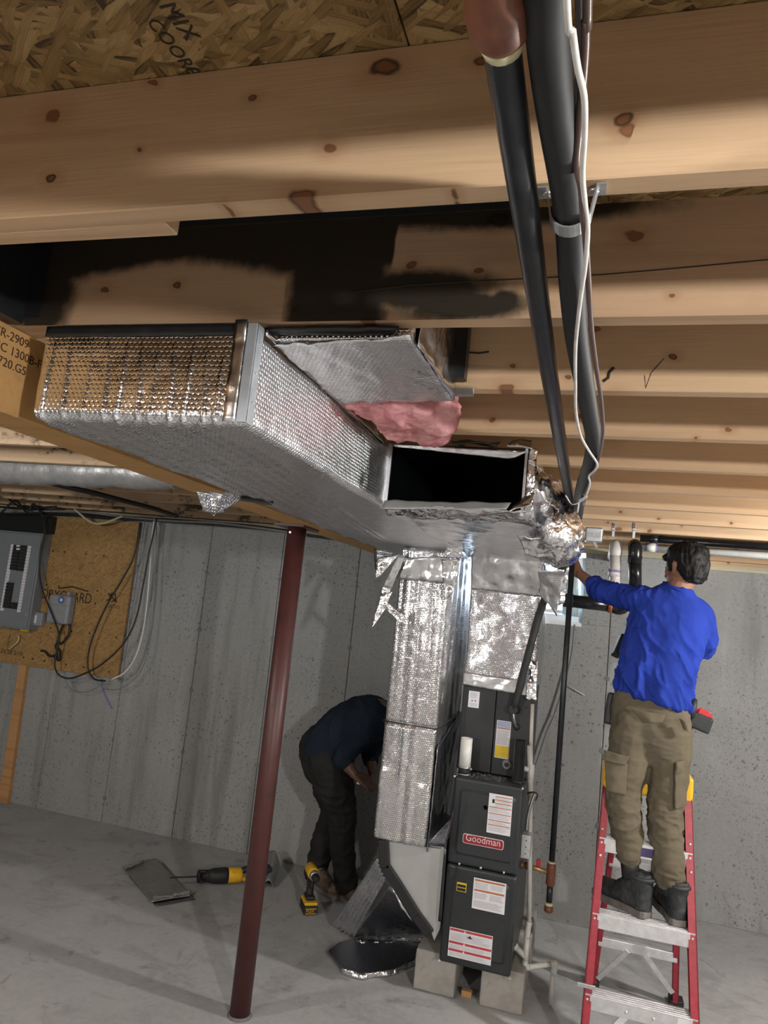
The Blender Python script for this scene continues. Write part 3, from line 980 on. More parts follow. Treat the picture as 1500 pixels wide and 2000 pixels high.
# ------------------------------------------------------------------ open plenum box over the furnace
OX0, OX1, OY0, OY1, OZ0, OZ1 = -0.660, -0.205, 2.2, 4.36, 0.315, 0.522
box = thing('open_plenum_box', 'foil wrapped duct box with a cut open black lined end', 'duct', ((OX0 + OX1) / 2, 3.2, OZ0))
foil_box((OX0, OY0, OZ0), (OX1, OY1, OZ1), 0.013, 0.005, 0.012, 11, skip=((1, 0),),
         extra=lambda q, n: (0.008 * math.sin(q.y * 6 + q.x * 5) if n.z < -0.5 else 0)).build('casing', M['foil_wrap'], box)
m = MB()
i0, i1, k0, k1 = OX0 + 0.012, OX1 - 0.012, OZ0 + 0.012, OZ1 - 0.006
ys, ye = OY0 + 0.004, 3.5
m.add([(i0, ys, k0), (i1, ys, k0), (i1, ye, k0), (i0, ye, k0), (i0, ys, k1), (i1, ys, k1), (i1, ye, k1), (i0, ye, k1)],
      [(0, 1, 2, 3), (7, 6, 5, 4), (4, 0, 3, 7), (1, 5, 6, 2), (3, 2, 6, 7)])
m.build('black_liner', M['liner'], box)
MB().bar((i0 + 0.1, 2.6, k1 - 0.01), (i1 - 0.1, 3.1, k0 + 0.01), 0.004, 0.004).build('crease', M['cabinet'], box)
MB().box((OX0 - 0.004, OY0 - 0.004, OZ0), (OX0 + 0.010, OY0 + 0.004, OZ1)).build('left_flange', M['steel_box'], box)
MB().box((OX1 - 0.02, OY0 - 0.006, OZ0 - 0.004), (OX1 - 0.012, OY0 + 0.03, OZ1 + 0.004)).build('right_flange', M['steel_box'], box)
MB().sheet((OX1 - 0.008, OY0 - 0.012, OZ0), (OX1 + 0.016, OY0 - 0.008, OZ0), (OX1 + 0.016, OY0 - 0.008, OZ1), (OX1 - 0.008, OY0 - 0.012, OZ1), 4, 20, 0.003,
           lambda u, v, p, n: p + n * 0.004 * noise.noise(p * 50)).build('right_foil_edge', M['crumple'], box)
MB().box((OX0, OY0 - 0.002, OZ1 - 0.006), (OX1, OY0 + 0.01, OZ1)).build('top_flange', M['black_foil'], box)
MB().sheet((OX0 + 0.01, OY0 - 0.015, OZ1 - 0.004), (OX1 - 0.01, OY0 - 0.02, OZ1 - 0.012), (OX1 - 0.06, OY0 - 0.012, OZ1 - 0.038), (OX0 + 0.02, OY0 - 0.012, OZ1 - 0.012), 24, 4, 0.002,
           lambda u, v, p, n: p + n * 0.004 * noise.noise(p * 30)).build('top_foil_lip', M['tape'], box)
MB().sheet((-0.45, 2.16, 0.528), (-0.31, 2.16, 0.524), (-0.31, 2.26, 0.55), (-0.45, 2.26, 0.55), 10, 8, 0.006,
           lambda u, v, p, n: p + n * 0.012 * noise.noise(p * 18)).build('black_wrap_scrap', M['black_foil'], box)
MB().sheet((-0.28, 2.15, 0.522), (-0.20, 2.15, 0.508), (-0.21, 2.2, 0.545), (-0.25, 2.2, 0.55), 8, 6, 0.003,
           lambda u, v, p, n: p + n * 0.016 * noise.noise(p * 30)).build('foil_scrap', M['crumple'], box)
# translucent looking foil lip folded down below the opening
MB().sheet((OX0 + 0.004, 2.19, 0.335), (OX1 - 0.05, 2.19, 0.348), (OX1 - 0.06, 2.165, 0.322), (OX0 + 0.004, 2.16, 0.305), 26, 5, 0.002,
           lambda u, v, p, n: p + V(0, -0.006 * math.sin(u * 9), 0.006 * noise.noise(p * 16))).build('folded_lip', M['boot_metal'], box)
MB().sheet((OX0 + 0.004, 2.17, 0.314), (OX1 + 0.02, 2.175, 0.326), (OX1 + 0.02, 2.26, 0.296), (OX0 + 0.004, 2.26, 0.296), 40, 8, 0.003,
           lambda u, v, p, n: p + n * (0.010 * noise.noise(p * 22) + 0.006 * noise.noise(p * 55))).build('bottom_foil_edge', M['crumple'], box)
MB().sheet((-0.26, 2.15, 0.315), (-0.195, 2.15, 0.335), (-0.185, 2.17, 0.375), (-0.215, 2.17, 0.37), 8, 8, 0.002,
           lambda u, v, p, n: p + n * 0.012 * noise.noise(p * 35)).build('foil_scrap', M['tape'], box)

# crumpled wrap bulging off the right side of the box
peel = thing('peeled_foil_wrap', 'bulging crumpled silver foil peeled off the right side of the open duct box', 'foil', (-0.14, 2.75, 0.25))


def crumple_fn(a, s=24):
    return lambda u, v, p, n: p + n * (a * noise.noise(p * s) + a * 0.6 * abs(noise.noise(p * s * 2.2)) + a * 0.3 * noise.noise(p * s * 5))


def lump(c, rad, seed, a=0.012, s=22, nu=64, nv=44):
    m = MB()
    c = Vector(c)
    vs = []
    for j in range(nv + 1):
        th = math.pi * j / nv
        for i in range(nu):
            ph = 2 * math.pi * i / nu
            d = Vector((math.sin(th) * math.cos(ph), math.sin(th) * math.sin(ph), math.cos(th)))
            e = Vector((math.copysign(abs(d.x) ** 0.7, d.x), math.copysign(abs(d.y) ** 0.7, d.y), math.copysign(abs(d.z) ** 0.75, d.z)))
            p = c + Vector((e.x * rad[0], e.y * rad[1], e.z * rad[2]))
            q = p + Vector((seed, seed * 2.3, 0))
            h = a * (noise.noise(q * s) + 0.8 * abs(noise.noise(q * s * 1.9)) - 0.5 * abs(noise.noise(q * s * 3.3)))
            vs.append(p + d * h)
    fs = []
    for j in range(nv):
        for i in range(nu):
            i2 = (i + 1) % nu
            fs.append((j * nu + i, (j + 1) * nu + i, (j + 1) * nu + i2, j * nu + i2))
    m.add(vs, fs, True)
    return m


lump((-0.146, 2.84, 0.322), (0.094, 0.30, 0.092), 3, 0.022, 17).build('lower_bulge', M['crumple'], peel)
lump((-0.20, 2.62, 0.43), (0.052, 0.32, 0.075), 6, 0.010, 17).build('upper_bulge', M['tape'], peel)
MB().sheet((-0.205, 2.32, 0.51), (-0.10, 2.9, 0.50), (-0.095, 2.9, 0.40), (-0.165, 2.36, 0.39), 26, 14, 0.003, crumple_fn(0.014)).build('side_wrap', M['crumple'], peel)
MB().sheet((-0.27, 2.56, 0.29), (-0.09, 2.58, 0.29), (-0.12, 2.64, 0.222), (-0.24, 2.64, 0.235), 22, 14, 0.003, crumple_fn(0.012)).build('hanging_edge', M['crumple'], peel)
# long flap below, showing its dull back
a, b, c, d = py(1050, 1118, 3.45), py(1102, 1112, 3.45), py(1088, 1205, 3.6), py(1058, 1165, 3.6)
MB().sheet(a, b, c, d, 14, 18, 0.004, lambda u, v, p, n: p + n * (0.02 * math.sin(v * 3) + 0.014 * noise.noise(p * 20) + 0.006 * noise.noise(p * 50))).build('hanging_flap', M['foil_fine'], peel)
a, b, c, d = py(1082, 1118, 3.7), py(1112, 1105, 3.7), py(1103, 1178, 3.75), py(1076, 1190, 3.75)
MB().sheet(a, b, c, d, 12, 16, 0.003, crumple_fn(0.016)).build('rear_flap', M['crumple'], peel)

# ------------------------------------------------------------------ supply plenum, coil, furnace
FX0, FX1, FY, FB, FT = -0.605, -0.262, 3.72, -1.67, -0.803
CY0 = 3.90
pl = thing('supply_plenum', 'wide silver foil wrapped riser between the dark coil cabinet and the ceiling duct', 'duct', (-0.44, 4.1, -0.36))
foil_box((-0.63, 3.885, -0.354), (-0.255, 4.36, 0.312), 0.012, 0.0065, 0.02, 21, extra=lambda q, n: 0.008 * math.sin(q.z * 26) * max(0, (q.z - 0.05)) * 3 if n.y < -0.5 else 0).build('casing', M['foil_bub'], pl)
MB().sheet((-0.63, 3.882, 0.14), (-0.255, 3.882, 0.13), (-0.255, 3.80, 0.32), (-0.63, 3.80, 0.32), 34, 16, 0.003, crumple_fn(0.012, 16)).build('upper_wrap', M['tape'], pl)
MB().sheet((-0.63, 3.882, -0.37), (-0.25, 3.882, -0.385), (-0.25, 3.882, -0.31), (-0.63, 3.882, -0.30), 30, 6, 0.002, lambda u, v, p, n: p + V(0, -0.004 + 0.004 * noise.noise(p * 25), 0)).build('foil_tape', M['tape'], pl)
MB().sheet((-0.30, 3.878, -0.40), (-0.245, 3.878, -0.40), (-0.25, 3.878, -0.2), (-0.30, 3.878, -0.2), 8, 20, 0.003, crumple_fn(0.01, 30)).build('foil_scrap', M['crumple'], pl)

coil = thing('coil_cabinet', 'charcoal evaporator coil cabinet on top of the furnace under the foil riser', 'coil', (-0.45, 4.15, FT))
MB().box((-0.628, CY0 + 0.012, FT), (-0.268, 4.42, -0.355)).build('case', M['cabinet2'], coil, bevel=0.004)
MB().box((-0.628, CY0 - 0.006, FT + 0.004), (-0.452, CY0 + 0.012, -0.345)).build('left_door', M['cabinet2'], coil, bevel=0.006)
MB().box((-0.450, CY0, FT + 0.004), (-0.268, CY0 + 0.012, -0.372)).build('right_door', M['cabinet2'], coil, bevel=0.004)
MB().bar((-0.628, CY0 - 0.009, -0.352), (-0.452, CY0 - 0.009, -0.352), 0.006, 0.012).build('top_lip', M['cabinet'], coil, bevel=0.002)
for x_, y_ in ((971, 1380), (1028, 1382)):
    MB().lathe(py(x_, y_, CY0), (0, -1, 0), [(0, 0.006), (0.003, 0.006), (0.004, 0.003)], 10).build('screw', M['cabinet'], coil)


def rect(pxs, Y):
    P = [py(x, y, Y) for x, y in pxs]
    xl = (P[0].x + P[3].x) / 2; xr = (P[1].x + P[2].x) / 2
    zt = (P[0].z + P[1].z) / 2; zb = (P[2].z + P[3].z) / 2
    return xl, xr, zt, zb


def sticker(pxs, Y, parent, name='label', base='paper', bars=(), lines=(), cols=None):
    xl, xr, zt, zb = rect(pxs, Y)
    w, h = xr - xl, zt - zb
    s = MB().box((xl, Y - 0.0012, zb), (xr, Y + 0.0008, zt)).build(name, M[base], parent)
    for (u0, u1, v0, v1, mm) in bars:
        MB().box((xl + w * u0, Y - 0.0018, zt - h * v1), (xl + w * u1, Y - 0.001, zt - h * v0)).build('printed_bar', M[mm], s)
    m = MB()
    rng = random.Random(len(lines) + int(xl * 1000))
    for (u0, u1, v0, v1, n) in lines:
        for i in range(n):
            v = v0 + (v1 - v0) * (i + 0.5) / n
            m.box((xl + w * u0, Y - 0.0016, zt - h * (v + 0.22 * (v1 - v0) / n)), (xl + w * (u0 + (u1 - u0) * rng.uniform(0.8, 1.0)), Y - 0.001, zt - h * (v - 0.22 * (v1 - v0) / n)))
    if m.v: tag(m.build('printed_text', M['grey_print'], s), kind='stuff')
    return s, (xl, xr, zt, zb)


Yc = CY0 - 0.0068
s, (xl, xr, zt, zb) = sticker([(916, 1349), (937, 1351), (935, 1383), (914, 1381)], Yc, coil, 'small_label', lines=((0.15, 0.85, 0.08, 0.42, 4), (0.15, 0.85, 0.72, 0.92, 3)))
for u in (0.35, 0.66):
    MB().prism([(xl + (xr - xl) * (u + 0.08 * math.cos(k)), Yc - 0.0018, zt - (zt - zb) * (0.58 + 0.05 * math.sin(k))) for k in (0, 1.6, 3.1, 4.7)], (0, 0.001, 0)).build('printed_mark', M['black_print'], s)
sticker([(971, 1406), (999, 1410), (993, 1483), (965, 1479)], CY0 - 0.001, coil, 'tall_label',
        bars=((0.05, 0.95, 0.03, 0.05, 'blue_print'), (0.05, 0.95, 0.07, 0.09, 'blue_print'), (0.05, 0.95, 0.11, 0.13, 'blue_print'), (0.05, 0.95, 0.15, 0.17, 'blue_print'), (0.05, 0.95, 0.19, 0.22, 'orange'), (0.03, 0.97, 0.67, 0.98, 'yellow_print')),
        lines=((0.08, 0.92, 0.25, 0.64, 12), (0.2, 0.85, 0.72, 0.94, 4)))
c = py(990, 1493, CY0)
MB().lathe(c, (0, -1, 0), [(0, 0.026), (0.012, 0.026), (0.014, 0.021), (0.02, 0.021), (0.02, 0.012), (0.008, 0.011)], 20).build('drain_port', M['wire_grey'], coil)
MB().lathe(c + V(0, -0.021, 0), (0, 1, 0), [(0, 0.011), (0.005, 0.010)], 16).build('port_hole', M['black_print'], coil)

# furnace
fur = thing('gas_furnace', 'charcoal gas furnace with a red badge and warning labels on concrete blocks', 'furnace', ((FX0 + FX1) / 2, 4.05, FB))
MB().box((FX0 + 0.004, FY + 0.035, FB), (FX1 - 0.002, 4.44, FT - 0.004)).build('cabinet', M['cabinet'], fur, bevel=0.006)
ZM = -1.215
m = MB().box((FX0, FY, ZM + 0.002), (FX1, FY + 0.04, FT))
up = m.build('upper_door', M['cabinet'], fur, bevel=0.014, seg=3)
lo_ = MB().box((FX0, FY, FB), (FX1, FY + 0.04, ZM - 0.002)).build('lower_door', M['cabinet'], fur, bevel=0.014, seg=3)


def emboss(par, x0, x1, z0, z1):
    """a pressed frame: groove ring with a raised field inside"""
    r = 0.02
    def rr(a0, a1, b0, b1, r):
        pts = []
        for cx, cz, s in ((a1 - r, b1 - r, 0), (a0 + r, b1 - r, 1), (a0 + r, b0 + r, 2), (a1 - r, b0 + r, 3)):
            for k in range(5):
                t = (s + k / 4) * math.pi / 2
                pts.append((cx + r * math.cos(t), cz + r * math.sin(t)))
        return pts
    m = MB()
    P = rr(x0, x1, z0, z1, r); Q = rr(x0 + 0.012, x1 - 0.012, z0 + 0.012, z1 - 0.012, r * 0.7)
    n = len(P)
    vs = [(x, FY - 0.0005, z) for x, z in P] + [(x, FY - 0.009, z) for x, z in Q]
    m.add(vs, [(i, (i + 1) % n, n + (i + 1) % n, n + i) for i in range(n)], True)
    m.add([(x, FY - 0.009, z) for x, z in Q], [tuple(range(n))])
    return m.build('pressed_field', M['cabinet'], par)


emboss(up, FX0 + 0.032, FX1 - 0.032, ZM + 0.05, FT - 0.05)
emboss(lo_, FX0 + 0.032, FX1 - 0.032, FB + 0.05, ZM - 0.045)
YS = FY - 0.0105
# badge
xl, xr, zt, zb = rect([(905, 1626), (985, 1643), (982, 1661), (903, 1645)], YS)


def plate(x0, x1, z0, z1, r, Y0, Y1):
    pts = []
    for cx, cz, s in ((x1 - r, z1 - r, 0), (x0 + r, z1 - r, 1), (x0 + r, z0 + r, 2), (x1 - r, z0 + r, 3)):
        for k in range(6):
            t = (s + k / 5) * math.pi / 2
            pts.append((cx + r * math.cos(t), Y0, cz + r * math.sin(t)))
    return MB().prism(pts, (0, Y1 - Y0, 0))


bd = plate(xl, xr, zb, zt, 0.010, YS - 0.003, YS + 0.002).build('badge', M['logo_silver'], fur)
plate(xl + 0.003, xr - 0.003, zb + 0.003, zt - 0.003, 0.008, YS - 0.004, YS - 0.002).build('badge_field', M['logo_red'], bd)
tm = text_mesh('Goodman', 0.046, ((xl + xr) / 2, YS - 0.0046, zb + 0.014), (1, 0, 0), (0, 0, 1), 0.0006, 'CENTER')
w = max(v.x for v in tm.v) - min(v.x for v in tm.v)
cx = (xl + xr) / 2
for v in tm.v: v.x = cx + (v.x - cx) * (xr - xl) * 0.84 / w
base_v = list(tm.v)
for dx, dz in ((0.0009, 0), (-0.0009, 0), (0, 0.0007)):
    nf = [tuple(f) for f in tm.f[:0]]
tm.build('badge_lettering', M['logo_silver'], bd)
sticker([(956, 1548), (1002, 1557), (996, 1634), (950, 1625)], YS, fur, 'instruction_label',
        bars=[(0.27, 0.97, v, v + 0.022, 'orange') for v in (0.05, 0.135, 0.225)] + [(0.04, 0.97, v, v + 0.022, 'orange') for v in (0.33, 0.49, 0.66, 0.78)] + [(0.15, 0.25, 0.14, 0.24, 'black_print')],
        lines=((0.27, 0.97, 0.08, 0.13, 2), (0.27, 0.97, 0.165, 0.215, 2), (0.27, 0.97, 0.26, 0.32, 2), (0.05, 0.95, 0.37, 0.47, 4), (0.05, 0.95, 0.53, 0.64, 4), (0.05, 0.95, 0.70, 0.77, 3), (0.05, 0.95, 0.82, 0.95, 4)))
MB().lathe(py(948, 1577, YS + 0.002), (0, -1, 0), [(0, 0.013), (0.003, 0.013), (0.003, 0.0095), (0.0005, 0.009)], 16).build('sight_hole', M['black_print'], fur)
sticker([(892, 1722), (911, 1726), (911, 1743), (892, 1740)], YS, fur, 'warning_label', base='yellow_print',
        bars=((0.06, 0.94, 0.2, 0.5, 'black_print'), (0.06, 0.94, 0.6, 0.93, 'black_print')))
sticker([(926, 1713), (989, 1727), (985, 1787), (921, 1773)], YS, fur, 'warning_label',
        bars=((0.04, 0.96, 0.035, 0.095, 'orange'), (0.04, 0.96, 0.36, 0.42, 'orange')),
        lines=((0.05, 0.47, 0.13, 0.33, 5), (0.52, 0.95, 0.13, 0.3, 5), (0.05, 0.47, 0.46, 0.66, 6), (0.52, 0.95, 0.46, 0.66, 6), (0.05, 0.95, 0.72, 0.94, 6)))
s, (xl, xr, zt, zb) = sticker([(879, 1809), (963, 1830), (958, 1887), (874, 1865)], YS, fur, 'warning_label',
        bars=((0.01, 0.99, 0.02, 0.10, 'red_print'), (0.01, 0.99, 0.46, 0.54, 'red_print'), (0.01, 0.99, 0.72, 0.80, 'red_print')),
        lines=((0.03, 0.97, 0.16, 0.42, 7), (0.03, 0.97, 0.57, 0.70, 4), (0.03, 0.97, 0.83, 0.97, 4)))
for v in (0.06, 0.50, 0.76):
    cx_, cz_ = xl + (xr - xl) * 0.36, zt - (zt - zb) * v
    MB().prism([(cx_ - 0.005, YS - 0.0024, cz_ - 0.004), (cx_ + 0.005, YS - 0.0024, cz_ - 0.004), (cx_, YS - 0.0024, cz_ + 0.005)], (0, 0.0012, 0)).build('printed_triangle', M['paper'], s)
cx_, cz_ = xl + (xr - xl) * 0.48, zt - (zt - zb) * 0.2
MB().prism([(cx_ + a_, YS - 0.0024, cz_ + b_) for a_, b_ in ((-0.014, -0.004), (-0.004, -0.001), (0, 0.008), (0.004, -0.001), (0.014, -0.006), (0.003, -0.008), (-0.003, -0.008))], (0, 0.0012, 0)).build('printed_mark', M['black_print'], s)
for x_, y_ in ((888, 1516), (1021, 1540), (897, 1687), (939, 1695), (984, 1704), (858, 1876), (996, 1911), (975, 1827)):
    MB().lathe(py(x_, y_, FY), (0, -1, 0), [(0, 0.006), (0.002, 0.006), (0.004, 0.004)], 8).build('screw', M['screw'], fur)
# dusty top lip between furnace and coil
MB().box((FX0 + 0.01, FY + 0.03, FT - 0.004), (FX1 - 0.01, CY0, FT + 0.001)).build('top_lip', M['cabinet2'], fur)
m = MB()
for i in range(150):
    x_, y_ = random.uniform(FX0 + 0.07, FX1 - 0.1), random.uniform(FY + 0.04, CY0 - 0.02)
    r_ = random.uniform(0.0012, 0.003)
    m.box((x_, y_, FT + 0.001), (x_ + r_, y_ + r_, FT + 0.001 + r_))
tag(m.build('debris', M['tape'], fur), kind='stuff')
# flue stub and vent pipe on the furnace top
c = py(907, 1500, 3.80); c.z = FT
pv = thing('white_pipe_stub', 'short open white plastic pipe with a steel clamp on the furnace top left', 'pipe', c)
MB().lathe(c, (0, 0, 1), [(0.0, 0.030), (0.035, 0.030)], 20).build('rubber_collar', M['black_plastic'], pv)
MB().lathe(c + V(0, 0, 0.03), (0, 0, 1), [(0, 0.033), (0.012, 0.033)], 20).build('clamp', M['steel'], pv)
MB().lathe(c + V(0.028, -0.02, 0.036), (0.7, -0.7, 0), [(0, 0.006), (0.016, 0.006)], 8).build('clamp_screw', M['steel'], pv)
MB().lathe(c + V(0, 0, 0.03), (0, 0, 1), [(0.0, 0.030), (0.15, 0.030), (0.15, 0.025), (0.10, 0.025)], 24).build('pipe', M['pvc'], pv)
MB().lathe(c + V(0, 0, -0.0), (0, 0, 1), [(0.0, 0.034), (0.006, 0.034)], 20).build('flange', M['steel'], pv)
c = py(1011, 1528, 3.82); c.z = FT
vt = MB().lathe(c, (0, 0, 1), [(0, 0.036), (0.01, 0.036), (0.01, 0.029), (0.205, 0.029), (0.205, 0.024), (0.15, 0.023)], 24).build('black_vent_stub', M['abs'])
tag(vt, 'upright black plastic vent stub on the furnace top right', 'pipe')

# concrete blocks
for i, (x_, y_, lab) in enumerate(((-0.735, 3.80, 'concrete block under the left front edge of the furnace'), (-0.405, 3.80, 'concrete block under the right front corner of the furnace'),
                                   (-0.735, 4.25, 'shaded concrete block under the left rear of the furnace'), (-0.405, 4.25, 'shaded concrete block under the right rear of the furnace'))):
    b = thing('concrete_block', lab, 'block', (x_ + 0.1, y_ + 0.19, FLOOR), 'blocks under the furnace')
    m = foil_box((x_, y_, FLOOR + 0.002), (x_ + 0.205, y_ + 0.39, FB - 0.001), 0.02, 0.0022, 0.008, 31 + i, ns=30)
    m.build('body', M['block'], b)
w_ = MB().box((-0.50, 3.845, FLOOR + 0.001), (-0.45, 3.875, FLOOR + 0.028)).build('wood_chip', M['stud'])
tag(w_, 'small wood offcut on the floor between the two front concrete blocks', 'lumber')

# ------------------------------------------------------------------ return drop and boot
DX0, DX1, DY0, DY1 = -0.955, -0.690, 3.57, 4.25
dr = thing('return_drop_duct', 'tall vertical bubble foil wrapped duct left of the furnace', 'duct', ((DX0 + DX1) / 2, 3.9, -1.13))


def drop_fn(q, n):
    h = 0.0
    if n.y < -0.4:
        for i, c in enumerate((-0.93, -0.905, -0.88, -0.845, -0.82, -0.79, -0.765, -0.74, -0.715)):
            d = (q.x - c) / 0.008
            h += 0.0055 * math.exp(-d * d) * (1 if i % 2 else -1) * (0.5 + 0.5 * math.sin(q.z * 3 + i))
        h -= 0.010 * math.exp(-((q.z + 0.565) / 0.012) ** 2)
        h += 0.010 * noise.noise(q * 14) * math.exp(-((q.z + 0.80) / 0.12) ** 2)
    if n.x > 0.4:
        h += 0.004 * math.sin(q.y * 45 + math.sin(q.z * 3)) * (1 if q.z > -0.3 else 0.5)
    return h


foil_box((DX0, DY0, -1.125), (DX1, DY1, 0.316), 0.0065, 0.0025, 0.020, 41, extra=drop_fn).build('casing', M['foil_bub'], dr)
MB().tube([(DX0 - 0.004, DY1, -0.565), (DX0 - 0.004, DY0 - 0.004, -0.562), (DX1 + 0.004, DY0 - 0.004, -0.567), (DX1 + 0.004, DY1, -0.56)], 0.004, 6).build('black_strap', M['wire_black'], dr)
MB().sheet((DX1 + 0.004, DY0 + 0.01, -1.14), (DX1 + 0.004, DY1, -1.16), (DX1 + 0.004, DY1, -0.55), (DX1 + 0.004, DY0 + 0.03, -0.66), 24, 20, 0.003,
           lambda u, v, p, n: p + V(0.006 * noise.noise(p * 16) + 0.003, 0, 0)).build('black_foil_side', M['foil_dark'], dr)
YT = 3.50
MB().sheet(py(860, 1090, YT), py(904, 1090, YT), py(898, 1036, YT - 0.03), py(888, 1040, YT - 0.03), 10, 16, 0.002, crumple_fn(0.010, 30)).build('torn_strip', M['crumple'], dr)
MB().sheet(py(868, 1172, YT + 0.03), py(884, 1160, YT + 0.03), py(900, 1092, YT), py(862, 1092, YT), 10, 16, 0.002, crumple_fn(0.012, 34)).build('torn_strip', M['tape'], dr)
MB().sheet(py(775, 1130, 3.55), py(880, 1140, 3.55), py(880, 1085, 3.53), py(775, 1090, 3.53), 20, 8, 0.002, crumple_fn(0.010, 22)).build('top_wrap', M['tape'], dr)
# strips hanging at its upper left
hs = thing('torn_foil_tape', 'torn strips of foil tape hanging left of the vertical foil duct', 'foil', py(762, 1095, 3.52))
for quad in (((778, 1082), (790, 1088), (764, 1150), (748, 1146)), ((748, 1146), (764, 1150), (758, 1162), (744, 1158)), ((744, 1160), (766, 1156), (752, 1190), (724, 1230)),
             ((744, 1180), (756, 1176), (798, 1212), (790, 1226)), ((736, 1092), (780, 1082), (742, 1125), (732, 1130))):
    Y_ = 3.50 if quad[0][0] < 800 else 3.54
    P = [py(x_, y_, Y_) for x_, y_ in quad]
    MB().sheet(*P, 8, 12, 0.002, crumple_fn(0.008, 34)).build('strip', M['crumple' if quad[0][0] != 778 else 'silver_jacket'], hs)
MB().sheet(py(730, 1070, 3.52), py(790, 1086, 3.52), py(780, 1090, 3.54), py(732, 1112, 3.54), 8, 8, 0.003, crumple_fn(0.01, 20)).build('black_strip', M['foil_dark'], hs)

bt = thing('return_boot', 'bare grey sheet metal boot joining the vertical duct to the furnace base', 'duct', (-0.78, 3.9, -1.66))
YB = 3.60
poly = [py(x_, y_, YB) for x_, y_ in ((748, 1642), (868, 1660), (868, 1668), (856, 1840), (842, 1822), (752, 1690))]
poly[1].x = poly[2].x = -0.622
poly[3].x = -0.615
m = MB().prism(poly, (0, 0.62, 0))
m.build('body', M['boot_metal'], bt, bevel=0.003)
edge = [py(x_, y_, YB - 0.012) for x_, y_ in ((749, 1640), (752, 1692), (776, 1728), (812, 1786), (838, 1822))]
for i in range(len(edge) - 1):
    MB().bar(edge[i], edge[i + 1] + (edge[i + 1] - edge[i]) * 0.06, 0.05, 0.022, V(0, 1, 0)).build('black_insulation_edge', M['rubber'], bt, bevel=0.004)
e2 = [p + V(0, 0.30, 0) for p in edge]
MB().sheet(edge[0] + V(-0.02, 0, 0), edge[1] + V(-0.02, 0, 0), e2[1] + V(-0.02, 0.2, 0), e2[0] + V(-0.02, 0.2, 0), 4, 4, 0.01).build('black_side', M['rubber'], bt)
MB().sheet(py(868, 1655, YB - 0.01), py(872, 1662, YB - 0.01), py(862, 1800, YB - 0.01), py(856, 1798, YB - 0.01), 3, 10, 0.01, lambda u, v, p, n: p + n * 0.006 * noise.noise(p * 20)).build('black_gasket', M['black_foil'], bt)
MB().sheet(py(834, 1648, 3.55), py(870, 1655, 3.60), py(895, 1560, 3.62), py(880, 1600, 3.56), 6, 10, 0.003, crumple_fn(0.006, 20)).build('black_flap', M['foil_dark'], bt)

# peeled wrap fallen at the foot of the boot
pw = thing('fallen_bubble_wrap', 'peeled bubble foil propped open against the grey boot beside the furnace', 'foil', (-1.0, 3.7, FLOOR))
tp = py(738, 1673, 3.66)
b0 = pz(650, 1806, FLOOR + 0.03); b1 = pz(694, 1828, FLOOR + 0.035)
t1 = py(752, 1720, 3.62)
MB().sheet(b0, b1, t1, tp, 40, 60, 0.004, lambda u, v, p, n: p + n * (0.012 * noise.noise(p * 9) + 0.006 * math.sin(u * 34) + 0.004 * noise.noise(p * 40))).build('left_panel', M['foil_loose'], pw)
b2_ = pz(832, 1826, FLOOR + 0.06)
t2 = py(760, 1728, 3.60)
t3 = py(836, 1806, 3.60)
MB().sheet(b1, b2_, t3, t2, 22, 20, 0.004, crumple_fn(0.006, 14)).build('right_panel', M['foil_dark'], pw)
MB().sheet(py(757, 1716, 3.585), py(767, 1735, 3.585), py(806, 1800, 3.585), py(785, 1775, 3.585), 6, 14, 0.002, crumple_fn(0.008, 40)).build('torn_edge', M['crumple'], pw)
MB().sheet(pz(690, 1828, FLOOR + 0.03), pz(828, 1832, FLOOR + 0.03), pz(826, 1840, FLOOR + 0.028), pz(700, 1842, FLOOR + 0.028), 24, 4, 0.003, crumple_fn(0.012, 40)).build('fold', M['crumple'], pw)
m = MB()
outl = [(640, 1856), (662, 1840), (690, 1833), (830, 1835), (836, 1848), (815, 1872), (770, 1893), (706, 1902), (668, 1890)]
top = [pz(x_, y_, FLOOR + 0.028) for x_, y_ in outl]
m.prism(top, (0, 0, -0.014))
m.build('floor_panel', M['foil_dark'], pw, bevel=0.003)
for i in range(5, 8):
    MB().sheet(top[i] + V(0, 0, 0.001), top[i + 1] + V(0, 0, 0.001), top[i + 1] + V(0, -0.01, -0.024), top[i] + V(0, -0.01, -0.024), 10, 3, 0.003, crumple_fn(0.01, 40)).build('crinkled_edge', M['crumple'], pw)

# ------------------------------------------------------------------ flat foil sheet on the floor
fs = thing('foil_insulation_sheet', 'flat foil faced insulation sheet lying on the floor by the saw blade', 'foil', (-2.5, 4.3, FLOOR))
A, B_, C_, D_ = pz(240, 1697, FLOOR + 0.012), pz(305, 1678, FLOOR + 0.012), pz(372, 1750, FLOOR + 0.012), pz(296, 1762, FLOOR + 0.012)
MB().sheet(A, D_, C_, B_, 24, 30, 0.006, lambda u, v, p, n: p + V(0, 0, 0.004 * noise.noise(p * 7) + 0.004)).build('upper_face', plain('dull_foil_back', (0.30, 0.30, 0.28), 0.4, 0.7), fs)
MB().sheet(pz(252, 1712, FLOOR + 0.003), pz(305, 1771, FLOOR + 0.003), pz(381, 1757, FLOOR + 0.003), pz(318, 1685, FLOOR + 0.003), 12, 12, 0.004).build('lower_face', M['foil_dark'], fs)
MB().sheet(A + V(0, 0, 0.004), A * 0.25 + B_ * 0.75 + V(0, 0, 0.004), A * 0.25 + B_ * 0.75 + V(0, -0.08, 0.012), A + V(0.05, -0.06, 0.012), 16, 6, 0.003, lambda u, v, p, n: p + V(0, 0, 0.012 + 0.012 * noise.noise(p * 30))).build('crumpled_edge', M['crumple'], fs)
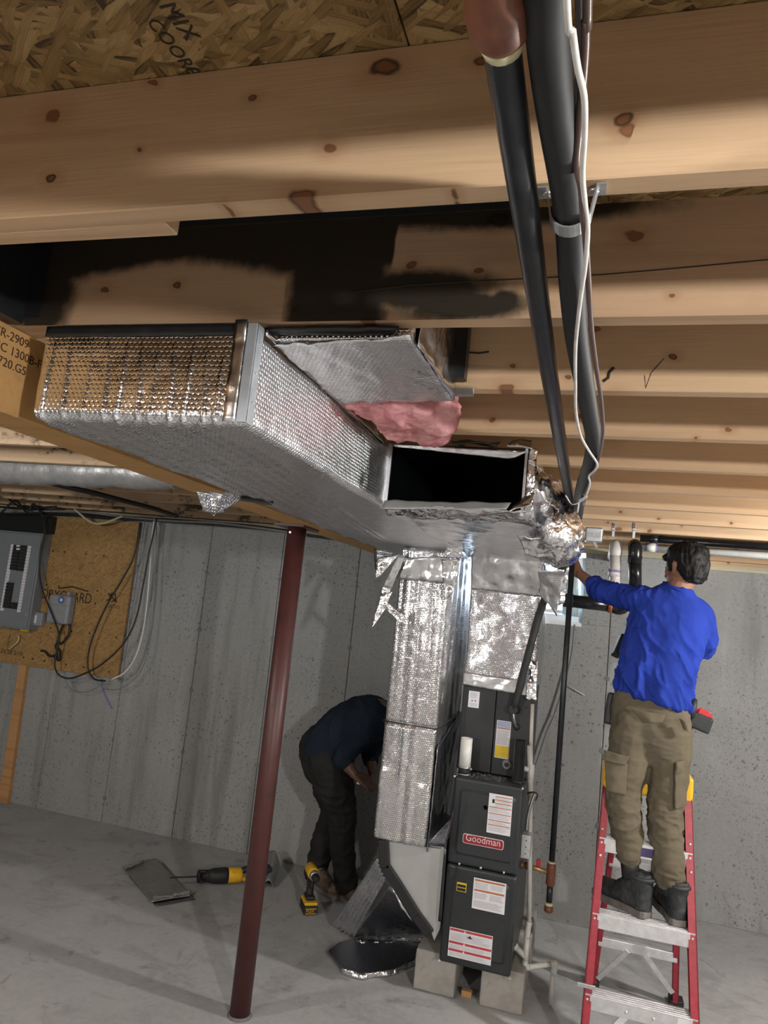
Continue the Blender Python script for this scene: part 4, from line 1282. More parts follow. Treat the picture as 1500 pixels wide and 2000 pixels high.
MB().sheet(D_ + V(0, 0, 0.006), C_ + V(0, 0, 0.006), C_ + V(-0.03, 0.05, 0.01), D_ + V(-0.03, 0.04, 0.01), 20, 4, 0.003, crumple_fn(0.012, 40)).build('crumpled_edge', M['crumple'], fs)

# ------------------------------------------------------------------ pipes overhead
gx = -0.107
gp = thing('gas_pipe', 'black iron gas pipe running overhead below the joists with rusty coupling', 'pipe', (gx, 1.5, 0.48))
P0 = pz(968, 30, 0.502)
P = [V(-0.104, 0.30, 0.503), pz(980, 92, 0.50), pz(1067, 695, 0.487), V(-0.107, 3.93, 0.465)]
P[3] = V(-0.105, 3.95, 0.462)
MB().tube([V(-0.108, -1.2, 0.505), V(-0.110, 0.42, 0.503), P[1], P[2], P[3]], 0.0172, 20).build('run', M['pipe'], gp)
MB().lathe((-0.1055, 0.515, 0.501), (0, 1, -0.005), [(-0.075, 0.020), (-0.07, 0.0265), (-0.05, 0.0275), (-0.045, 0.0245), (-0.03, 0.0235), (0.0, 0.0245), (0.012, 0.0285), (0.036, 0.028), (0.044, 0.024), (0.05, 0.019)], 28).build('coupling', M['rust'], gp)
MB().lathe((-0.106, 0.563, 0.5), (0, 1, -0.005), [(0, 0.021), (0.006, 0.020), (0.012, 0.0185)], 18).build('sealant', M['dope'], gp)
MB().lathe((-0.106, 0.452, 0.5), (0, 1, -0.005), [(-0.01, 0.022), (0.008, 0.024), (0.012, 0.02)], 18).build('sealant', M['dope'], gp)
# riser
GY = 3.95
top_, bot_ = py(1117, 1060, GY), py(1083, 1690, GY)
gxr = (py(1112, 1100, GY).x + bot_.x) / 2
ri = thing('gas_riser', 'vertical black gas pipe dropping beside the furnace to a rusty tee and valve', 'pipe', (gxr, GY, -1.45))
MB().tube([(gxr, GY, 0.455), (gxr, GY, bot_.z + 0.02)], 0.0150, 18).build('riser', M['pipe'], ri)
zt_ = py(1082, 1695, GY).z
MB().lathe((gxr, GY, zt_ + 0.02), (0, 0, -1), [(0, 0.021), (0.02, 0.023), (0.10, 0.023), (0.105, 0.019), (0.11, 0.016)], 18).build('tee', M['rust'], ri)
MB().lathe((gxr, GY, zt_ + 0.028), (0, 0, -1), [(0, 0.017), (0.012, 0.019)], 16).build('sealant', M['dope'], ri)
MB().tube([(gxr, GY, zt_ - 0.08), (gxr, GY, py(1077, 1762, GY).z)], 0.0150, 16).build('drip_leg', M['pipe'], ri)
zc = py(1077, 1764, GY).z
MB().lathe((gxr, GY, zc), (0, 0, -1), [(0, 0.018), (0.012, 0.020), (0.016, 0.018)], 16).build('sealant', M['dope'], ri)
MB().lathe((gxr, GY, zc - 0.012), (0, 0, -1), [(0, 0.021), (0.028, 0.022), (0.034, 0.014)], 16).build('cap', M['rust'], ri)
zv = py(1045, 1695, GY).z
MB().tube([(gxr, GY, zv - 0.01), (FX1 - 0.004, GY, zv + 0.008)], 0.012, 14).build('branch_pipe', M['brass'], ri)
MB().lathe((gxr - 0.09, GY, zv), (-1, 0, 0.1), [(0, 0.014), (0.006, 0.019), (0.035, 0.019), (0.04, 0.014)], 12).build('valve_body', M['brass'], ri)
MB().lathe((gxr - 0.135, GY, zv + 0.002), (-1, 0, 0.1), [(0, 0.018), (0.008, 0.021), (0.026, 0.021), (0.03, 0.016)], 6).build('union', M['rust'], ri)
MB().box((gxr - 0.075, GY - 0.012, zv + 0.012), (gxr - 0.052, GY + 0.004, zv + 0.045)).build('red_handle', M['red_plastic'], ri, bevel=0.004)

# insulated suction line
sl = thing('insulated_line', 'thick black foam insulated refrigerant line snaking below the joists to the coil', 'pipe', (-0.06, 1.5, 0.4))
pts = [V(-0.07, -1.2, 0.50), V(-0.062, 0.28, 0.495), pz(1073, 100, 0.497), pz(1112, 405, 0.499), pz(1118, 560, 0.49), pz(1128, 670, 0.485), pz(1150, 800, 0.475), pz(1159, 860, 0.465), pz(1152, 905, 0.455), pz(1134, 960, 0.45), pz(1128, 1010, 0.44),
       py(1112, 1075, 3.2), py(1098, 1110, 3.62), py(1060, 1180, 3.80), py(1030, 1285, 3.83), py(1004, 1385, 3.85)]
MB().tube(smooth_path(pts, 8), 0.0195, 20).build('foam_sleeve', M['rubber'], sl)
e = py(1004, 1386, 3.85)
MB().lathe(e + V(0, 0.0, 0), (0.15, 1, -0.1), [(-0.02, 0.022), (0.05, 0.022)], 16).build('elbow', M['rubber'], sl)
for t_ in (0.62, 0.8):
    p = py(1030, 1285, 3.83).lerp(e, t_ - 0.5)
MB().tube([py(1018, 1265, 3.808), py(1040, 1255, 3.80), py(1052, 1268, 3.812)], 0.0015, 6).build('zip_tie', M['wire_black'], sl)
MB().tube([py(1042, 1200, 3.77), py(1060, 1195, 3.765), py(1028, 1184, 3.77)], 0.0012, 6).build('zip_tie', M['wire_black'], sl)
lq = thing('liquid_line', 'thin copper refrigerant line entering the coil cabinet below the foam sleeve', 'pipe', py(1000, 1420, 3.87))
MB().tube(smooth_path([py(1003, 1388, 3.855), py(1004, 1405, 3.85), py(1008, 1418, 3.87), py(1010, 1420, CY0)], 6), 0.005, 8).build('tube', M['steel'], lq)
MB().lathe(py(1009, 1420, CY0), (0, -1, 0), [(0, 0.018), (0.006, 0.016), (0.010, 0.007)], 14).build('grommet', M['black_plastic'], lq)

# galvanised strap under the first joist
sz = JB - 0.0015
a, b = pz(1052, 380, sz), pz(1184, 372, sz)
ym = 0.848
stp = thing('pipe_strap', 'galvanised two hole pipe strap clamping the black insulated line to the joist', 'clamp', (-0.055, ym, 0.5))
cxs = pz(1114, 410, 0.499)
cx_, cz_ = cxs.x, cxs.z
arc = [V(a.x, ym, sz), V(cx_ - 0.030, ym, sz)]
arc += [V(cx_ + 0.0245 * math.cos(t), ym, cz_ + 0.0245 * math.sin(t)) for t in np.linspace(math.pi * 1.0, math.pi * 2.0, 13)]
arc += [V(cx_ + 0.030, ym, sz), V(b.x, ym, sz)]
m = MB()
hw = 0.012
m.add([p + V(0, s, 0) for p in arc for s in (-hw, hw)], [(2 * i, 2 * i + 1, 2 * i + 3, 2 * i + 2) for i in range(len(arc) - 1)])
o = m.build('band', M['galv'], stp)
sd = o.modifiers.new('solid', 'SOLIDIFY'); sd.thickness = 0.0022; sd.offset = 0
for x_ in (a.x + 0.012, b.x - 0.014):
    MB().lathe((x_, ym, sz - 0.001), (0, 0, -1), [(0, 0.006), (0.003, 0.006), (0.004, 0.0035)], 8).build('screw', M['screw'], stp)

# low voltage wires along the line
wpts = [V(-0.05, -1.2, 0.47), V(-0.045, 0.0, 0.47), pz(1105, -40, 0.47), pz(1118, 60, 0.47), pz(1128, 130, 0.468), pz(1141, 190, 0.466), pz(1142, 260, 0.465), pz(1138, 340, 0.467), pz(1143, 400, 0.468), pz(1148, 450, 0.465), pz(1143, 520, 0.456), pz(1133, 590, 0.45), pz(1124, 680, 0.446), pz(1124, 760, 0.44),
        pz(1125, 805, 0.435), pz(1134, 850, 0.43), pz(1150, 880, 0.428), pz(1166, 905, 0.428), pz(1162, 918, 0.428), pz(1150, 930, 0.43), pz(1152, 945, 0.43), pz(1143, 970, 0.425), pz(1132, 978, 0.43), pz(1128, 1000, 0.43)]
ww = MB().tube(smooth_path(wpts, 6), 0.0031, 8).build('thermostat_wire', M['wire_white'])
tag(ww, 'thin white thermostat wire twisting along the black insulated line', 'wire')
bpts = [V(-0.02, -1.2, 0.50), V(-0.03, 0.0, 0.50), pz(1148, -40, 0.50), pz(1144, 40, 0.50), pz(1142, 110, 0.499), pz(1131, 250, 0.492), pz(1126, 320, 0.486), pz(1136, 370, 0.474), pz(1139, 420, 0.468), pz(1145, 480, 0.468), pz(1150, 560, 0.468), pz(1155, 640, 0.464), pz(1165, 720, 0.459), pz(1175, 790, 0.452), pz(1177, 850, 0.445), pz(1168, 900, 0.44), pz(1156, 930, 0.435), pz(1140, 985, 0.425)]
bw_ = MB().tube(smooth_path(bpts, 6), 0.0042, 8).build('copper_line', M['wire_brown'])
tag(bw_, 'brown liquid line tube running beside the black insulated line', 'pipe')
cj = MB().tube([V(-0.03, -1.2, 0.515), pz(1135, -60, 0.515), pz(1136, 60, 0.515), pz(1134, 150, 0.515), pz(1130, 260, 0.512)], 0.0055, 10).build('grey_cable', M['wire_grey'])
tag(cj, 'grey cable behind the white wire at the top of the line', 'cable')
zt1 = MB().tube(smooth_path([pz(1105, 968, 0.42), pz(1118, 985, 0.41), pz(1140, 976, 0.41), pz(1146, 968, 0.42), pz(1136, 965, 0.44)], 5), 0.0022, 6).build('cable_tie', M['wire_white'])
tag(zt1, 'white cable tie looped around the black line above the foil bulge', 'cable tie')
zt2 = MB().tube([py(1136, 1006, 4.1), py(1163, 1021, 4.1)], 0.0022, 6).build('cable_tie', M['wire_black'])
tag(zt2, 'black cable tie tail sticking out beside the foil bulge', 'cable tie')

# ------------------------------------------------------------------ condensate drain on the furnace right side
dp = thing('condensate_drain', 'white plastic drain pipe running down the right side of the furnace to the floor', 'pipe', (-0.2, 4.0, FLOOR))
DYY = 3.90
xa = py(1034, 1560, DYY).x


def dpt(x, y): return py(x, y, DYY)


MB().tube([dpt(1040, 1375), dpt(1036, 1480)], 0.010, 14).build('upper_tube', M['pvc_grey'], dp)
MB().tube([dpt(1035, 1456), dpt(1036, 1545)], 0.0145, 16).build('upper_pipe', M['pvc'], dp)
MB().tube([dpt(1036, 1503), dpt(1020, 1501)], 0.0135, 14).build('side_stub', M['pvc'], dp)
MB().lathe(dpt(1036, 1522), (0, 0, 1), [(0, 0.0175), (0.075, 0.0175)], 16).build('coupling', M['pvc'], dp)
MB().tube([dpt(1036, 1540), dpt(1034, 1800)], 0.0115, 16).build('riser', M['pvc'], dp)
MB().tube(smooth_path([dpt(1034, 1800), dpt(1031, 1815), dpt(1029, 1832)], 4), 0.0145, 16).build('trap_elbow', M['pvc'], dp)
MB().tube([dpt(1029, 1828), dpt(1026, 1880)], 0.0145, 16).build('lower_pipe', M['pvc'], dp)
MB().tube([dpt(1026, 1868), dpt(1009, 1852)], 0.0145, 16).build('wye_stub', M['pvc'], dp)
MB().lathe(dpt(1009, 1852), (-0.6, -0.2, 0.6), [(0, 0.017), (0.02, 0.018)], 14).build('stub_cap', M['pvc'], dp)
MB().tube(smooth_path([dpt(1026, 1876), dpt(1026, 1888), dpt(1035, 1889)], 4), 0.015, 16).build('elbow', M['pvc'], dp)
q1, q2, q3 = py(1030, 1889, DYY), py(1082, 1882, 3.98), py(1080, 1945, 3.98)
q3 = V(q2.x - 0.003, 3.98, FLOOR + 0.002)
MB().tube([q1, q2], 0.0125, 16).build('lateral', M['pvc'], dp)
MB().tube(smooth_path([q1.lerp(q2, 0.86), q2 + V(0.004, 0, -0.002), q2.lerp(q3, 0.25)], 6), 0.016, 16).build('elbow', M['pvc'], dp)
MB().tube([q2.lerp(q3, 0.15), q3], 0.0125, 16).build('drop', M['pvc'], dp)
MB().tube(smooth_path([dpt(1024, 1792), dpt(1032, 1798), dpt(1040, 1793), dpt(1030, 1788)], 4), 0.003, 6).build('black_tie', M['wire_black'], dp)
# switch box and flexible conduit
sx = FX1 + 0.03
sw = thing('switch_box', 'galvanised switch box on the right side of the furnace', 'switch', py(1028, 1650, 3.86))
c = py(1030, 1650, 3.84)
MB().box((FX1 - 0.001, c.y - 0.04, c.z - 0.055), (FX1 + 0.045, c.y + 0.03, c.z + 0.055)).build('box', M['steel_box'], sw, bevel=0.003)
MB().box((FX1 + 0.004, c.y - 0.043, c.z - 0.048), (FX1 + 0.041, c.y - 0.040, c.z + 0.048)).build('cover', M['galv'], sw)
for dz in (-0.03, 0.0, 0.03):
    MB().lathe((FX1 + 0.024, c.y - 0.043, c.z + dz), (0, -1, 0), [(0, 0.003), (0.002, 0.003)], 6).build('screw', M['black_print'], sw)
fl = MB()
pth = smooth_path([py(1028, 1622, 3.83), py(1032, 1590, 3.83), py(1040, 1562, 3.83), py(1046, 1550, 3.83)], 14)
fl.tube(pth, [0.0075 + 0.0012 * (i % 2) for i in range(len(pth))], 12)
tag(fl.build('flexible_conduit', M['steel']), 'short flexible steel conduit rising from the switch box to the drain pipe', 'conduit')
bl = MB().tube(smooth_path([py(1030, 1550, 3.84), py(1042, 1547, 3.82), py(1050, 1552, 3.82), py(1046, 1564, 3.83)], 6), 0.0035, 8).build('black_cable_loop', M['wire_black'])
tag(bl, 'black cable loop tied around the white pipe above the conduit', 'cable')
# dark cable sagging on the wall behind the riser
dc = MB().tube(smooth_path([py(1122, 1220, 4.99), py(1118, 1270, 4.99), py(1108, 1315, 4.99), py(1085, 1390, 4.99), py(1068, 1430, 4.99), py(1053, 1475, 4.99), py(1045, 1500, 4.97)], 6), 0.006, 8).build('wall_cable', M['wire_grey'])
tag(dc, 'dark cable curving down the concrete below the window behind the gas riser', 'cable')
wt = MB().tube([py(1108, 1339, 5.015), py(1142, 1358, 5.015)], 0.0025, 6).build('white_tie', M['wire_white'])
tag(wt, 'short white plastic tie stuck on the concrete right of the gas riser', 'cable tie')

# ------------------------------------------------------------------ drains and vents at the back right
vy = 4.2
bp = thing('black_drain_pipe', 'black plastic drain with copper clamp, elbow and riser beside the man', 'pipe', py(1200, 1180, vy))
h0, h1 = py(1102, 1172, vy), py(1195, 1183, vy)
r0 = py(1240, 1165, vy); r1 = py(1240, 1085, vy)
MB().tube([h0, h1], 0.036, 22).build('lateral', M['abs'], bp)
MB().lathe(h0, (-1, 0, 0), [(-0.05, 0.039), (0.005, 0.039), (0.005, 0.034), (-0.03, 0.032)], 22).build('hub', M['abs'], bp)
MB().tube(smooth_path([h1, h1 + V(0.05, 0, -0.006), V(r0.x - 0.02, vy, r0.z + 0.0), V(r0.x, vy, r0.z + 0.05)], 8), 0.0375, 22).build('lower_elbow', M['abs'], bp)
MB().lathe(h1 + V(-0.02, 0, 0), (1, 0, -0.1), [(0, 0.039), (0.025, 0.039)], 22).build('copper_clamp', M['copper'], bp)
MB().tube([V(r0.x, vy, r0.z + 0.04), V(r1.x, vy, r1.z)], 0.0345, 22).build('riser', M['abs'], bp)
MB().lathe(V(r1.x, vy, r1.z - 0.045), (0, 0, 1), [(0, 0.038), (0.03, 0.038), (0.03, 0.041), (0.04, 0.041), (0.04, 0.037)], 22).build('hub', M['abs'], bp)
bend = [V(r1.x, vy, r1.z - 0.01), V(r1.x, vy, r1.z + 0.035), V(r1.x, vy + 0.02, 0.462), V(r1.x + 0.0, vy + 0.07, 0.478)]
MB().tube(smooth_path(bend, 8), 0.038, 22).build('upper_elbow', M['abs'], bp)
hp = thing('black_drain_main', 'long black plastic drain main hung under the joists above the man', 'pipe', (1.2, 4.16, 0.45))
e0 = py(1258, 1052, 4.12); e1 = py(1500, 1068, 4.12)
zz_ = min(0.508, (e0.z + e1.z) / 2)
MB().tube([V(e0.x - 0.02, 4.12, zz_), V(2.6, 4.12, zz_)], 0.0195, 20).build('run', M['abs'], hp)
MB().lathe(V(e0.x + 0.03, 4.12, zz_), (1, 0, 0), [(0, 0.0225), (0.04, 0.0225)], 20).build('coupling', M['abs'], hp)
wp = thing('white_vent_main', 'white plastic vent pipe with purple primed coupling behind the black drain main', 'pipe', (1.2, 4.36, 0.42))
w1_ = py(1380, 1077, 4.36)
MB().tube([V(e0.x - 0.03, 4.36, w1_.z), V(2.6, 4.36, w1_.z)], 0.021, 20).build('run', M['pvc'], wp)
cxw = py(1262, 1066, 4.36).x
MB().lathe(V(cxw, 4.36, w1_.z), (1, 0, 0), [(0, 0.0255), (0.05, 0.0255)], 20).build('coupling', M['pvc'], wp)
for x_ in (cxw - 0.008, cxw + 0.048):
    MB().lathe(V(x_, 4.36, w1_.z), (1, 0, 0), [(0, 0.0225), (0.01, 0.0225)], 20).build('primer_band', M['purple'], wp)
gv = thing('grey_vent_elbow', 'grey plastic vent elbow with purple primer left of the black riser', 'pipe', py(1202, 1100, vy))
g0, g1 = py(1201, 1165, vy + 0.03), py(1202, 1085, vy + 0.03)
MB().tube([g0, g1], 0.0305, 20).build('riser', M['pvc_grey'], gv)
MB().lathe(V(g1.x, vy + 0.03, py(1202, 1122, vy).z), (0, 0, 1), [(-0.012, 0.034), (0.03, 0.034)], 20).build('coupling', M['pvc_grey'], gv)
MB().lathe(V(g1.x, vy + 0.03, py(1202, 1112, vy).z), (0, 0, 1), [(-0.016, 0.0345), (-0.004, 0.0345)], 20).build('primer_band', M['purple'], gv)
MB().tube(smooth_path([g1, g1 + V(0, 0, 0.03), g1 + V(0.0, 0.04, 0.060), g1 + V(0, 0.14, 0.064)], 8), 0.034, 20).build('elbow', M['pvc_grey'], gv)
MB().tube([g1 + V(0, 0.12, 0.064), V(g1.x, YW + 0.0, g1.z + 0.064)], 0.0305, 20).build('wall_run', M['pvc_grey'], gv)
# perforated hanger straps
for i, (x_, lab) in enumerate(((1199, 'perforated steel hanger strap above the grey vent elbow'), (1239, 'perforated steel hanger strap above the black riser'))):
    yj = 0.867 + SP * 8 - 0.038
    h = py(x_, 1025, yj)
    hs_ = thing('hanger_strap', lab, 'strap', V(h.x, yj, JB), 'pipe hanger straps')
    MB().box((h.x - 0.0065, yj - 0.0035, 0.498), (h.x + 0.0065, yj - 0.0003, h.z + 0.01)).build('band', M['galv'], hs_)
    for dz in (0.0, -0.016, -0.032):
        MB().lathe((h.x, yj - 0.0036, h.z + dz), (0, -1, 0), [(0, 0.0035), (0.001, 0.0035)], 8).build('hole', M['black_print'], hs_)
# ceiling junction box
jb = thing('junction_box', 'galvanised junction box with round knockouts under the joist right of the foil', 'box', py(1160, 1046, 4.0))
j0, j1 = py(1142, 1057, 3.98), py(1178, 1035, 3.98)
MB().box((j0.x, 3.98, j0.z), (j1.x, 4.025, max(j1.z, JB - 0.001))).build('box', M['steel_box'], jb, bevel=0.008, seg=3)
for u in (0.28, 0.5, 0.74):
    MB().lathe((j0.x + (j1.x - j0.x) * u, 3.98, (j0.z + j1.z) / 2 + 0.004), (0, -1, 0), [(0, 0.013), (0.0012, 0.012)], 14).build('knockout', M['galv'], jb)
MB().tube([py(1130, 1043, 4.0), py(1143, 1044, 4.0)], 0.004, 8).build('cable_stub', M['wire_black'], jb)
MB().sheet(py(1156, 1056, 3.99), py(1163, 1057, 3.99), py(1168, 1069, 3.99), py(1163, 1070, 3.99), 4, 4, 0.002).build('tape_tail', M['pvc'], jb)
# clear plastic draped by the window
pls = thing('plastic_sheeting', 'scrap of pale blue plastic film hanging at the window behind the gas riser', 'plastic', py(1120, 1150, 4.95))
MB().sheet(py(1100, 1112, 5.01), py(1128, 1106, 5.01), py(1132, 1206, 5.02), py(1098, 1200, 5.02), 12, 18, 0.002, crumple_fn(0.02, 14)).build('film', plain('pale_blue_film', (0.45, 0.58, 0.62), 0.25), pls)

# ------------------------------------------------------------------ far left: jacketed duct and dark conduit beyond the beam
fd = MB()
c0, c1 = pz(-60, 905, 0.43), pz(300, 925, 0.43)
yy = 3.15
P0_, P1_ = px(0, 918, -3.2), None
a0, a1 = py(-80, 912, 3.05), py(352, 926, 3.05)
n_ = 40
pth = [a0.lerp(a1, i / n_) + V(0, 0, 0.004 * math.sin(i * 0.7)) for i in range(n_ + 1)]
fd.tube(pth, [0.082 + 0.0025 * math.sin(i * 1.9) + 0.002 * math.sin(i * 0.6) for i in range(n_ + 1)], 24)
for v in fd.v: v += Vector((0, 0, 1)) * 0.006 * noise.noise(v * 22)
tag(fd.build('jacketed_duct', M['silver_jacket']), 'round silver jacketed duct slung below the joists beyond the wood beam', 'duct')
cd = MB().tube([pz(50, 932, 0.505), pz(180, 962, 0.50), pz(300, 993, 0.498), pz(345, 1008, 0.497)], 0.016, 12).build('dark_conduit', M['wire_black'])
tag(cd, 'dark conduit crossing diagonally below the joists above the mounting board', 'conduit')

# ------------------------------------------------------------------ electrical panel wall
bo = thing('mounting_board', 'large strand board sheet on the concrete holding the electrical panel', 'board', (-4.3, YW, -0.3))
BBX1, BBZ0, BBZ1 = -3.52, -0.775, 0.462
m = MB().box((-4.60, YW - 0.040, BBZ0), (BBX1, YW - 0.022, BBZ1)).box((-5.6, YW - 0.040, BBZ0), (-4.605, YW - 0.022, BBZ1))
m2 = MB().box((-4.602, YW - 0.040, BBZ0), (BBX1, YW - 0.022, BBZ1)).build('board', M['ply'], bo)
MB().box((-5.6, YW - 0.041, BBZ0), (-4.606, YW - 0.022, BBZ1)).build('board', M['ply'], bo)
MB().box((-5.55, YW - 0.022, BBZ0 + 0.02), (BBX1 - 0.02, YW - 0.0005, BBZ0 + 0.06)).box((-5.55, YW - 0.022, BBZ1 - 0.06), (BBX1 - 0.02, YW - 0.0005, BBZ1 - 0.02)).box((BBX1 - 0.06, YW - 0.022, BBZ0), (BBX1 - 0.02, YW - 0.0005, BBZ1)).build('furring', M['stud'], bo)
YBD = YW - 0.0405
a, b = py(80, 1166, YBD), py(178, 1176, YBD)
tm = text_mesh('DRYGUARD', 0.115, (a.x, YBD - 0.0005, py(80, 1168, YBD).z), (1, 0, 0), (0, 0, 1), 0.0004)
w = max(v.x for v in tm.v) - a.x
for v in tm.v: v.x = a.x + (v.x - a.x) * (b.x - a.x) / w
tm.build('stamped_lettering', M['ink_black'], bo)
mk = MB()
for seq in (((208, 1172), (213, 1172), (219, 1158), (225, 1160), (226, 1172), (218, 1175)), ((212, 1160), (228, 1176))):
    mk.tube([py(x_, y_, YBD) for x_, y_ in seq], 0.006, 5)
mk.build('stamped_mark', M['ink_black'], bo)
tm = text_mesh('TECTED', 0.035, py(207, 1186, YBD) + V(0, -0.0005, 0), (1, 0, 0), (0, 0, 1), 0.0004)
tm.build('stamped_lettering', M['ink_black'], bo)
mk = MB(); mk.tube([py(114, 1149, YBD), py(142, 1146, YBD), (py(172, 1155, YBD))], 0.006, 5); mk.build('stamped_mark', M['ink_black'], bo)
tm = text_mesh('2X 20 5/10', 0.05, py(0, 1275, YBD) + V(0, -0.001, 0), (1, 0, 0), (0, 0, 1), 0.0004); tm.build('stamped_lettering', M['ink_black'], bo)
for x_, y_ in ((103, 1076), (127, 1078), (168, 1082), (203, 1085), (91, 1142), (115, 1145), (156, 1150), (190, 1154), (186, 1179), (99, 1227), (140, 1233), (175, 1237), (227, 1245), (46, 1284), (64, 1287), (87, 1291), (129, 1298), (163, 1303), (213, 1312)):
    MB().lathe(py(x_, y_, YBD), (0, -1, 0), [(0, 0.008), (0.002, 0.007)], 8).build('screw', M['black_print'], bo)

PX0, PX1, PZ0, PZ1 = -5.35, -4.40, -0.475, 0.345
ep = thing('electrical_panel', 'grey open breaker panel with white circuit strips at the left frame edge', 'breaker panel', (-4.8, YBD, PZ0))
yp = YBD - 0.10
a, b = py(0, 1218, yp), py(72, 1228, yp)
xR = py(86, 1045, yp).x; xB = py(55, 1228, yp).x
xr_ = (xR + xB) / 2
zt_, zb_ = py(60, 1040, yp).z, py(30, 1228, yp).z
MB().box((xr_ - 0.62, yp, zb_), (xr_, YBD - 0.0005, zt_)).build('enclosure', M['panel_grey'], ep, bevel=0.004)
MB().box((xr_ - 0.60, yp - 0.01, zb_ + 0.015), (xr_ - 0.015, yp, zt_ - 0.015)).build('cover', M['panel_grey'], ep, bevel=0.003)
yc = yp - 0.0105


def prect(quad, name, mat, par, dy=0.004):
    xl, xr, zt, zb = rect(quad, yc)
    return MB().box((xl, yc - dy, zb), (xr, yc + 0.001, zt)).build(name, M[mat], par)


def strip_boxes(pa, pb, wpx, n, mat, name, parent, gap=0.14, dy=0.003):
    for i in range(n):
        u0, u1 = i / n, (i + 1 - gap) / n
        p0 = py(pa[0] + (pb[0] - pa[0]) * u0, pa[1] + (pb[1] - pa[1]) * u0, yc)
        p1 = py(pa[0] + (pb[0] - pa[0]) * u1, pa[1] + (pb[1] - pa[1]) * u1, yc)
        xm_ = (pa[0] + pb[0]) / 2
        wv = py(xm_ + wpx, (pa[1] + pb[1]) / 2, yc).x - py(xm_, (pa[1] + pb[1]) / 2, yc).x
        X0 = (py(pa[0], pa[1], yc).x + py(pb[0], pb[1], yc).x) / 2
        MB().box((X0, yc - dy, p1.z), (X0 + wv, yc + 0.001, p0.z)).build(name, M[mat], parent)


strip_boxes((22, 1063), (0, 1193), 7, 22, 'paper', 'circuit_label', ep)
strip_boxes((55, 1066), (33, 1196), 6.5, 22, 'paper', 'circuit_label', ep)
strip_boxes((29, 1064), (20, 1113), 12, 8, 'black_plastic', 'breaker', ep, 0.06, 0.012)
strip_boxes((43, 1065), (34, 1115), 12, 8, 'black_plastic', 'breaker', ep, 0.06, 0.012)
strip_boxes((15, 1137), (7, 1187), 13, 8, 'black_plastic', 'breaker', ep, 0.06, 0.012)
strip_boxes((24, 1176), (22, 1189), 11, 2, 'black_plastic', 'breaker', ep, 0.06, 0.012)
for y_ in (1066, 1072):
    MB().box(tuple(py(34, y_ + 2, yc - 0.013) - V(0.01, 0.003, 0)), tuple(py(39, y_ - 1, yc - 0.013) + V(0, 0.004, 0))).build('breaker_switch', M['paper'], ep)
MB().box((xr_ - 0.63, yp - 0.02, zb_ + 0.08), (xr_ - 0.50, yp - 0.010, zt_ - 0.02)).build('door', M['box_grey'], ep, bevel=0.003)
MB().lathe(py(51, 1200, yc), (0, -1, 0), [(0, 0.006), (0.003, 0.005)], 8).build('screw', M['screw'], ep)
q = rect([(32, 1230), (46, 1232), (46, 1236), (32, 1234)], yp)
MB().box((q[0], yp + 0.04, q[3] + 0.008), (q[1], yp + 0.06, zb_ + 0.001)).build('yellow_tag', M['yellow_print'], ep)
sb = thing('small_grey_box', 'small grey surge box with white label between panel and telecom box', 'box', py(78, 1210, YBD))
q = rect([(66, 1194), (91, 1197), (90, 1223), (64, 1220)], YBD)
MB().box((q[0], YBD - 0.05, q[3]), (q[1], YBD - 0.0005, q[2])).build('body', M['box_grey'], sb, bevel=0.006)
q = rect([(72, 1201), (81, 1202), (79, 1217), (70, 1216)], YBD)
MB().box((q[0], YBD - 0.052, q[3]), (q[1], YBD - 0.049, q[2])).build('label', M['paper'], sb)
MB().tube([py(66, 1210, YBD - 0.02), py(52, 1212, YBD - 0.02)], 0.012, 10).build('nipple', M['wire_grey'], sb)
tb = thing('telecom_box', 'grey plastic telecom box with round blue sticker on the mounting board', 'box', py(127, 1190, YBD))
q = rect([(110, 1161), (151, 1164), (143, 1221), (102, 1215)], YBD)
MB().box((q[0], YBD - 0.085, q[3]), (q[1], YBD - 0.0005, q[2])).build('body', M['box_grey'], tb, bevel=0.022, seg=4)
w, h = q[1] - q[0], q[2] - q[3]
MB().box((q[0] + 0.02 * w, YBD - 0.088, q[2] - 0.36 * h), (q[1] - 0.02 * w, YBD - 0.086, q[2] - 0.34 * h)).build('lid_seam', M['wire_grey'], tb)
MB().box((q[0] + 0.05 * w, YBD - 0.087, q[2] - 0.60 * h), (q[1] - 0.2 * w, YBD - 0.084, q[2] - 0.59 * h)).build('lid_seam', M['wire_grey'], tb)
st_ = MB().lathe((q[0] + 0.62 * w, YBD - 0.0855, q[2] - 0.17 * h), (0, -1, 0), [(0, 0.030), (0.002, 0.030)], 18).build('blue_sticker', plain('sticker_blue', (0.06, 0.11, 0.32), 0.5), tb)
MB().lathe((q[0] + 0.62 * w, YBD - 0.0875, q[2] - 0.17 * h), (0, -1, 0), [(0, 0.013), (0.001, 0.013)], 14).build('sticker_mark', M['paper'], st_)
MB().box((q[1] - 0.28 * w, YBD - 0.06, q[2] - 0.01), (q[1] - 0.16 * w, YBD - 0.001, q[2] + 0.03)).build('hasp', M['box_grey'], tb, bevel=0.004)


def cable(name, label, pxs, Y, r, mat, cat='cable', group=None):
    o = MB().tube(smooth_path([py(x_, y_, Y) for x_, y_ in pxs], 7), r, 8).build(name, M[mat])
    return tag(o, label, cat, group)


